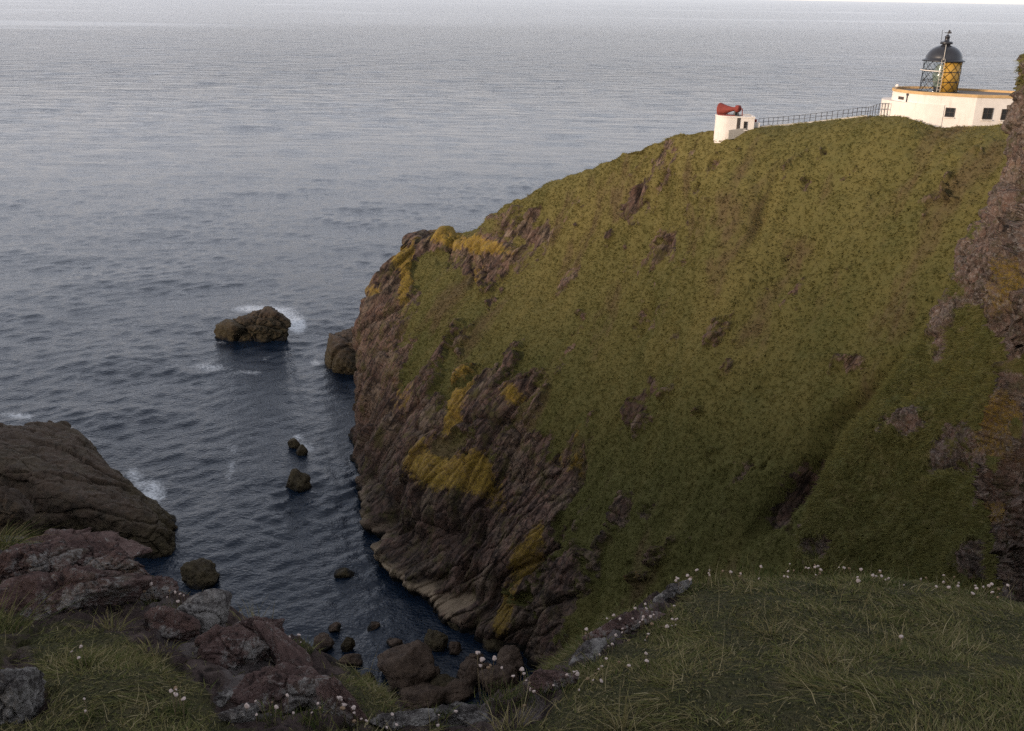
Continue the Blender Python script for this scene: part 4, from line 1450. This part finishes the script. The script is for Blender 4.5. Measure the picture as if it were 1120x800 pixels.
def blade_mesh(name, root, direc, length, width, bend, tint, mat, levels=3):
    """tapered curved blades: root (n,3), direc (n,3) unit up direction, bend (n,3) sideways sag at the tip"""
    n = len(root)
    side = np.cross(direc, rng.normal(size=(n, 3)))
    side /= np.linalg.norm(side, axis=1)[:, None] + 1e-9
    V, = [np.zeros((n, 2 * levels - 1, 3), np.float32)]
    for k in range(levels):
        f = k / (levels - 1)
        c = root + direc * (length * f)[:, None] + bend * (length * f * f)[:, None]
        wv = side * (width * .5 * (1 - f * f))[:, None]
        if k < levels - 1:
            V[:, 2 * k] = c - wv
            V[:, 2 * k + 1] = c + wv
        else:
            V[:, 2 * k] = c
    base = (np.arange(n) * (2 * levels - 1))[:, None]
    quads = [base + np.array([[2 * k, 2 * k + 1, 2 * k + 3, 2 * k + 2]]) for k in range(levels - 2)]
    tri = base + np.array([[2 * levels - 4, 2 * levels - 3, 2 * levels - 2]])
    T = np.repeat(tint[:, None, :], 2 * levels - 1, 1).reshape(-1, 3)
    faces = ([np.concatenate(quads)] if quads else []) + [tri]
    return raw_mesh(name, V.reshape(-1, 3), faces, mat, attrs={'tint': T}, smooth=False)


GREENS = np.array([[.045, .060, .018], [.072, .086, .026], [.115, .118, .038], [.150, .138, .054], [.20, .165, .078], [.28, .235, .13]])


def tints(n, p, cols=GREENS):
    k = rng.choice(len(cols), n, p=np.array(p) / np.sum(p))
    return cols[k] * rng.uniform(.75, 1.25, (n, 1))


# headland turf: clumps of coarse grass on the displaced surface
def turf_clumps(D, NN, RO, shape, count, name, label, amt=1.0, lim=(-60, 1200), size=(.10, .30), wid=.07, dryf=None):
    g = D.reshape(*shape, 3)
    e1 = np.gradient(g, axis=0).reshape(-1, 3); e2 = np.gradient(g, axis=1).reshape(-1, 3)
    area = np.linalg.norm(np.cross(e1, e2), axis=1)
    px, py, w = project(D)
    patch = .75 + .25 * sstep(-.1, .25, fbm(D, 2.2, 3))
    wgt = area * (1 - sstep(.15, .6, RO)) * (px > lim[0]) * (px < lim[1]) * (py > 60) * (py < 760) * (D[:, 2] > 5) * patch * (((EYE - D) * NN).sum(1) > -3)
    k = rng.choice(len(D), count, p=wgt / wgt.sum())
    j1 = rng.uniform(-.5, .5, count)[:, None]; j2 = rng.uniform(-.5, .5, count)[:, None]
    root = D[k] + e1[k] * j1 + e2[k] * j2
    nn = NN[k]
    B = 4
    root = np.repeat(root, B, 0) + rng.normal(0, .07, (count * B, 3))
    nn = np.repeat(nn, B, 0)
    down = nn * 1.0
    down[:, 2] = 0
    down /= np.linalg.norm(down, axis=1)[:, None] + 1e-6
    d = nn * .45 + down * .75 + rng.normal(0, .38, nn.shape)
    d /= np.linalg.norm(d, axis=1)[:, None]
    L = rng.uniform(size[0], size[1], len(root)) * np.repeat(rng.uniform(.7, 1.25, count), B)
    bend = down * .6 + rng.normal(0, .2, nn.shape) + np.array([0, 0, -.25])
    if dryf is None:
        df = .22 + .6 * fbm(D[k], 3.5, 4)
    else:
        df = dryf[k]
    df = np.clip(np.repeat(df, B) + rng.normal(0, .12, len(root)), 0, 1)[:, None]
    t = np.array(TURF_G) * (1 - df) + np.array(TURF_O) * df
    if dryf is not None:
        br = np.repeat(HBR[k], B)[:, None] * .75
        t = t * (1 - br) + np.array(TURF_B) * br
    t = t * 1.75 * rng.uniform(.85, 1.2, (len(root), 1))
    o = blade_mesh(name, root - nn * .05, d, L, np.full(len(root), wid) * rng.uniform(.6, 1.3, len(root)), bend, t, M['blade'], 3)
    return tag(o, label, 'grass', kind='stuff')


pxh, pyh, _ = project(HD)
turf_clumps(HD, HNN, HRO, (nr, nc), 70000, 'grass', 'coarse olive grass clothing the headland slope', dryf=HTONE)
turf_clumps(SD, SNN, SRO, (snr, snc), 36000, 'grass', 'green grass clothing the spur under the crag', size=(.10, .30), wid=.05)

# cliff top turf
n = 480000
XB = np.stack([rng.uniform(-5.2, 5.2, n), rng.uniform(2.0, 6.8, n)], 1)
P0, r0, s0 = ground_surface(XB)
keep = (s0 < .45) & (rng.random(n) > .95 * sstep(.10, .55, r0))
P0 = P0[keep]
pat = fbm(P0, .45, 3)
n = len(P0)
lean = rng.normal(0, .55, (n, 3)); lean[:, 2] = 0
sweep = np.stack([fbm(P0, .5, 2) * 2.2, fbm(P0, .5, 2, off=5) * 2.2 - .25, np.zeros(n)], 1)
d = np.array([0, 0, 1.0]) + lean + sweep * .8
d /= np.linalg.norm(d, axis=1)[:, None]
L = rng.gamma(4, .0062, n) * (.8 + 1.3 * np.clip(pat + .1, 0, 1)) + .015
bend = lean * .8 + sweep + np.array([0, 0, -.35])
t = np.where((rng.random(n) < .34 + .6 * np.clip(fbm(P0, .9, 3, off=9), 0, 1))[:, None], tints(n, [0, .3, 1.0, 2.5, 3.2, 1.6]), tints(n, [0, 1, 4, 4, 1.2, .3]))
o = blade_mesh('grass', P0 - np.array([0, 0, .01]), d, L, rng.uniform(.0035, .0075, n), bend, t, M['blade'], 3)
tag(o, 'short matted turf on the cliff top at the viewer\'s feet', 'grass', kind='stuff')

# dead stalks standing over the turf
n = 2000
cc = np.stack([rng.uniform(-4.5, 4.5, 260), rng.uniform(2.4, 5.6, 260)], 1)
XB = cc[rng.integers(0, 260, n)] + rng.normal(0, .07, (n, 2))
P0, r0, s0 = ground_surface(XB)
P0 = P0[(s0 < .3) & (r0 < .45)]
n = len(P0)
d = np.array([0, 0, 1.0]) + rng.normal(0, .42, (n, 3)); d /= np.linalg.norm(d, axis=1)[:, None]
o = blade_mesh('dry_grass', P0, d, rng.uniform(.06, .18, n), rng.uniform(.0025, .005, n), rng.normal(0, .35, (n, 3)), tints(n, [0, 0, 0, 1, 3, 3]), M['blade'], 4)
tag(o, 'scattered straw coloured dead stalks over the cliff top turf', 'dry grass', kind='stuff')


def tuft(px, py, count, length, spread_, label, dryness, lean=(0, 0)):
    p = ground_hit(px, py)
    n = count
    root = rng.normal(0, spread_ * .35, (n, 3)); root[:, 2] = -.02
    out = root / (spread_ + 1e-6)
    d = np.array([lean[0], lean[1], 1.0]) + out * .5 + rng.normal(0, .22, (n, 3)); d /= np.linalg.norm(d, axis=1)[:, None]
    pr = [1, 2, 2, 2, 1, .5] if dryness < .5 else [0, .2, .5, 1.5, 3, 2]
    o = blade_mesh('grass_tuft', root, d, rng.uniform(.5, 1.0, n) * length, rng.uniform(.0035, .006, n), out * .5 + np.array([lean[0], lean[1], -.25]) + rng.normal(0, .15, (n, 3)), tints(n, pr), M['blade'], 5)
    o.location = p
    return tag(o, label, 'grass tuft')


tuft(6, 600, 170, .34, .16, 'long grey green grass tuft leaning over the rocks at the left border', .2, (.35, 0))
tuft(5, 690, 120, .26, .2, 'green grass tuft below the broad maroon rock at the left border', .2, (.2, .1))
tuft(278, 690, 40, .36, .16, 'tall thin feathery grass standing against the water at the brow', .6)
tuft(298, 722, 130, .13, .12, 'short olive grass tuft at the head of the layered slabs', .6)
tuft(120, 690, 60, .2, .1, 'pale dry grass tuft among the maroon rocks', .8)
tuft(165, 722, 150, .14, .16, 'sagging brown grass tuft below the dull maroon slab', .8, (0, -.3))
tuft(845, 695, 50, .22, .06, 'straw coloured stalks standing on the right mound below its brow', .9)
tuft(905, 725, 40, .22, .05, 'straw coloured stalks in the middle of the right mound', .9)
tuft(680, 800, 60, .26, .08, 'tall straw stalks at the lower border left on the right mound', .9)
tuft(560, 800, 110, .16, .15, 'pale arching grass tuft at the lower border under the central thrift', .6)


# thrift: a leafy cushion with stalked, faded pink flower heads
def head_mesh(seed, mat='petal'):
    V, Fc = rock_mesh((2, 2, 1.35), seed, 3, .35, 20)
    me_o = raw_mesh('flower', V * .5, Fc, M[mat])
    me = me_o.data
    bpy.data.objects.remove(me_o)
    return me


HEADS = [head_mesh(300 + i, 'seed' if i == 3 else 'petal') for i in range(4)]


def stem_mesh(k):
    bm = bmesh.new()
    g = random.Random(k)
    bx, by = g.uniform(-.18, .18), g.uniform(-.18, .18)
    pts = [Vector((bx * f * f - bx, by * f * f - by, f - 1)) for f in (0, .25, .5, .75, 1.0)]
    add_path(bm, pts, .008, 5)
    o = bm_obj('stem', bm, M['stem'])
    me = o.data
    bpy.data.objects.remove(o)
    return me


STEMS = [stem_mesh(i) for i in range(6)]


def thrift(px, py, count, h, spr, label, size=.020, leaf=True, lean=.25, group=None):
    p = ground_hit(px, py)
    root = empty('thrift_plant', p)
    tag(root, label, 'thrift', group)
    g = np.random.default_rng(int(px * 13 + py))
    nb = 160 if leaf else 60
    rr_ = g.normal(0, spr * .55, (nb, 3)); rr_[:, 2] = -.01
    d = np.array([0, 0, 1.0]) + rr_ * 4 + g.normal(0, .35, (nb, 3)); d /= np.linalg.norm(d, axis=1)[:, None]
    o = blade_mesh('leaves', rr_, d, g.uniform(.03, .065, nb), g.uniform(.003, .005, nb), g.normal(0, .3, (nb, 3)), tints(nb, [4, 4, 2, .6, .2, .05]), M['blade'], 3)
    o.parent = root
    base = np.array([ground_surface(np.array([[p[0], p[1]]]))[0][0, 2]])
    for i in range(count):
        a = g.uniform(0, 6.28); q = spr * math.sqrt(g.uniform(.02, 1))
        dx, dy = q * math.cos(a), q * math.sin(a) * .7
        hh = h * g.uniform(.55, 1.1)
        gzz = ground_surface(np.array([[p[0] + dx * .8, p[1] + dy * .8]]))[0][0, 2] - p[2] if spr > .12 else 0.0
        top = Vector((dx * (1 + lean), dy * (1 + lean), gzz + hh))
        f = bpy.data.objects.new('flower', HEADS[i % 4])
        COL.objects.link(f)
        f.parent = root
        s = size * g.uniform(.55, 1.25)
        f.location = top
        f.scale = (s, s, s)
        f.rotation_euler = (g.normal(0, .5), g.normal(0, .5), g.uniform(0, 6))
        st = bpy.data.objects.new('stem', STEMS[i % 6])
        COL.objects.link(st)
        st.parent = f
        st.matrix_parent_inverse = f.matrix_basis.inverted()
        foot = Vector((dx * .75, dy * .75, gzz - .02))
        v = top - foot
        st.matrix_basis = Matrix.Translation(top) @ v.to_track_quat('Z', 'Y').to_matrix().to_4x4() @ Matrix.Diagonal((.16, .16, v.length, 1))


TH = [
    (545, 768, 9, .30, .10, 'tall thrift stalks fanning from a green cushion at the centre of the lower border', .021, True),
    (578, 768, 7, .17, .10, 'shorter thrift stalks just right of the central cushion', .018, True),
    (163, 662, 6, .19, .06, 'tall pale thrift on thin stalks against dark water at the left brow', .022, True),
    (192, 672, 6, .15, .07, 'lower thrift stalks right of the tall pale left thrift', .018, True),
    (193, 782, 5, .15, .05, 'thrift with yellowing heads in the lower left turf', .021, True),
    (295, 790, 6, .12, .08, 'thrift group at the lower border left of the layered slabs', .019, True),
    (338, 790, 4, .10, .06, 'sparse thrift between two groups under the layered slabs', .018, True),
    (378, 792, 7, .13, .05, 'compact bunch of large thrift heads below the lowest slab', .022, True),
    (415, 796, 7, .08, .10, 'small low thrift on the grey stone under the pool', .016, True),
    (470, 796, 6, .09, .10, 'grey withered thrift left of the central cushion', .015, True),
    (10, 668, 3, .10, .05, 'pair of pale thrift heads at the left border by the maroon rock', .020, True),
    (250, 714, 9, .07, .12, 'pinkish thrift sprawling over the dark maroon stone', .017, True),
    (262, 698, 4, .09, .07, 'small thrift at the brow beside the feathery grass', .015, True),
    (330, 712, 3, .12, .06, 'three thrift heads standing over the water at the slabs', .018, True),
    (100, 790, 2, .12, .04, 'single thrift stalk in the turf of the lower left corner', .018, True),
    (90, 730, 3, .11, .04, 'two brown thrift stalks in the turf below the broad maroon rock', .018, True),
    (612, 758, 9, .08, .14, 'thrift heads on the lowest lichen crusted stone', .018, True),
    (645, 742, 12, .06, .16, 'scattered thrift heads beneath the second lowest lichen stone', .017, True),
    (660, 718, 10, .06, .16, 'thrift patch between the lower lichen stones', .017, True),
    (690, 696, 22, .06, .20, 'dense carpet of thrift heads beside the long lichen stone', .018, True),
    (715, 680, 10, .06, .16, 'thinner thrift patch above the dense carpet', .017, True),
    (757, 646, 7, .10, .10, 'thrift cluster at the top corner of the right mound', .020, True),
    (780, 640, 4, .12, .10, 'thrift right of the top corner cluster on the brow', .019, True),
    (832, 636, 8, .09, .16, 'thrift row on the highest part of the right mound brow', .019, True),
    (872, 634, 8, .09, .16, 'thrift row right of the highest part of the brow', .019, True),
    (905, 634, 5, .09, .14, 'thrift at the middle of the long right brow', .018, True),
    (950, 640, 7, .08, .14, 'thrift cluster right of the middle of the long brow', .020, True),
    (985, 644, 6, .08, .16, 'thinly spread thrift on the falling right brow', .018, True),
    (1045, 652, 9, .09, .18, 'thrift cluster near the right end of the brow', .019, True),
    (1085, 660, 9, .10, .16, 'outermost thrift at the right border of the brow', .020, True),
    (980, 715, 1, .10, .03, 'lone thrift head out in the grass of the right mound', .022, False),
    (710, 735, 2, .08, .05, 'two stray thrift heads on the turf below the carpet', .018, False),
]
for x, y, c_, h_, s_, lab, sz, lf in TH:
    thrift(x, y, c_, h_, s_, lab, sz, lf, group='thrift flowers along the cliff top')

# ------------------------------------------------------------------ light
SUN_EL, SUN_AZ = R(9), R(238)     # compass style: 0 = +Y (out to sea), clockwise
world = bpy.data.worlds.new('World')
scene.world = world
world.use_nodes = True
wt = world.node_tree
bg = wt.nodes['Background']
sky = wt.nodes.new('ShaderNodeTexSky')
sky.sky_type = 'NISHITA'
sky.sun_disc = False
sky.sun_elevation = SUN_EL
sky.sun_rotation = SUN_AZ
sky.air_density = 1.0
sky.dust_density = 2.5
sky.ozone_density = 1.0
sky.altitude = 75
tc = wt.nodes.new('ShaderNodeTexCoord')
mp = wt.nodes.new('ShaderNodeMapping')
mp.inputs['Scale'].default_value = (1, 1, 3.5)
wt.links.new(tc.outputs['Generated'], mp.inputs['Vector'])
nz = wt.nodes.new('ShaderNodeTexNoise')
nz.inputs['Scale'].default_value = 2.2
nz.inputs['Detail'].default_value = 6
wt.links.new(mp.outputs[0], nz.inputs['Vector'])
cr = wt.nodes.new('ShaderNodeValToRGB')
cr.color_ramp.elements[0].position = .3
cr.color_ramp.elements[0].color = (.72, .72, .72, 1)
cr.color_ramp.elements[1].position = .7
cr.color_ramp.elements[1].color = (.95, .95, .95, 1)
wt.links.new(nz.outputs[0], cr.inputs[0])
# cloud sheet: brighter and warmer towards the horizon
sx = wt.nodes.new('ShaderNodeSeparateXYZ')
wt.links.new(tc.outputs['Generated'], sx.inputs[0])
cl = wt.nodes.new('ShaderNodeValToRGB')
e = cl.color_ramp.elements
e[0].position = 0.0; e[0].color = (6.4, 5.9, 5.5, 1)
e[1].position = .9; e[1].color = (3.05, 3.15, 3.5, 1)
k = cl.color_ramp.elements.new(.05); k.color = (5.9, 5.85, 6.2, 1)
k = cl.color_ramp.elements.new(.15); k.color = (6.6, 6.8, 7.65, 1)
k = cl.color_ramp.elements.new(.35); k.color = (4.8, 5.05, 5.75, 1)
wt.links.new(sx.outputs[2], cl.inputs[0])
mx = wt.nodes.new('ShaderNodeMix')
mx.data_type = 'RGBA'
wt.links.new(cr.outputs[0], mx.inputs[0])
wt.links.new(sky.outputs[0], mx.inputs[6])
wt.links.new(cl.outputs[0], mx.inputs[7])
wt.links.new(mx.outputs[2], bg.inputs[0])
bg.inputs[1].default_value = .115

sd_ = bpy.data.lights.new('sun', 'SUN')
sd_.energy = 2.7
sd_.angle = R(13)
sd_.color = (1.0, .80, .62)
so_ = bpy.data.objects.new('sun', sd_)
COL.objects.link(so_)
sdir = Vector((math.sin(SUN_AZ) * math.cos(SUN_EL), math.cos(SUN_AZ) * math.cos(SUN_EL), math.sin(SUN_EL)))
so_.rotation_euler = (-sdir).to_track_quat('-Z', 'Y').to_euler()
so_.location = (-60, -60, 140)

scene.view_settings.view_transform = 'Standard'
scene.view_settings.look = 'None'
scene.view_settings.exposure = .86
scene.view_settings.gamma = 1.0
scene.view_settings.use_curve_mapping = False
scene.render.engine = 'CYCLES'
scene.cycles.max_bounces = 5
scene.cycles.diffuse_bounces = 3
scene.cycles.glossy_bounces = 2
scene.cycles.transparent_max_bounces = 8
scene.cycles.caustics_reflective = False
scene.cycles.caustics_refractive = False
scene.cycles.use_denoising = False
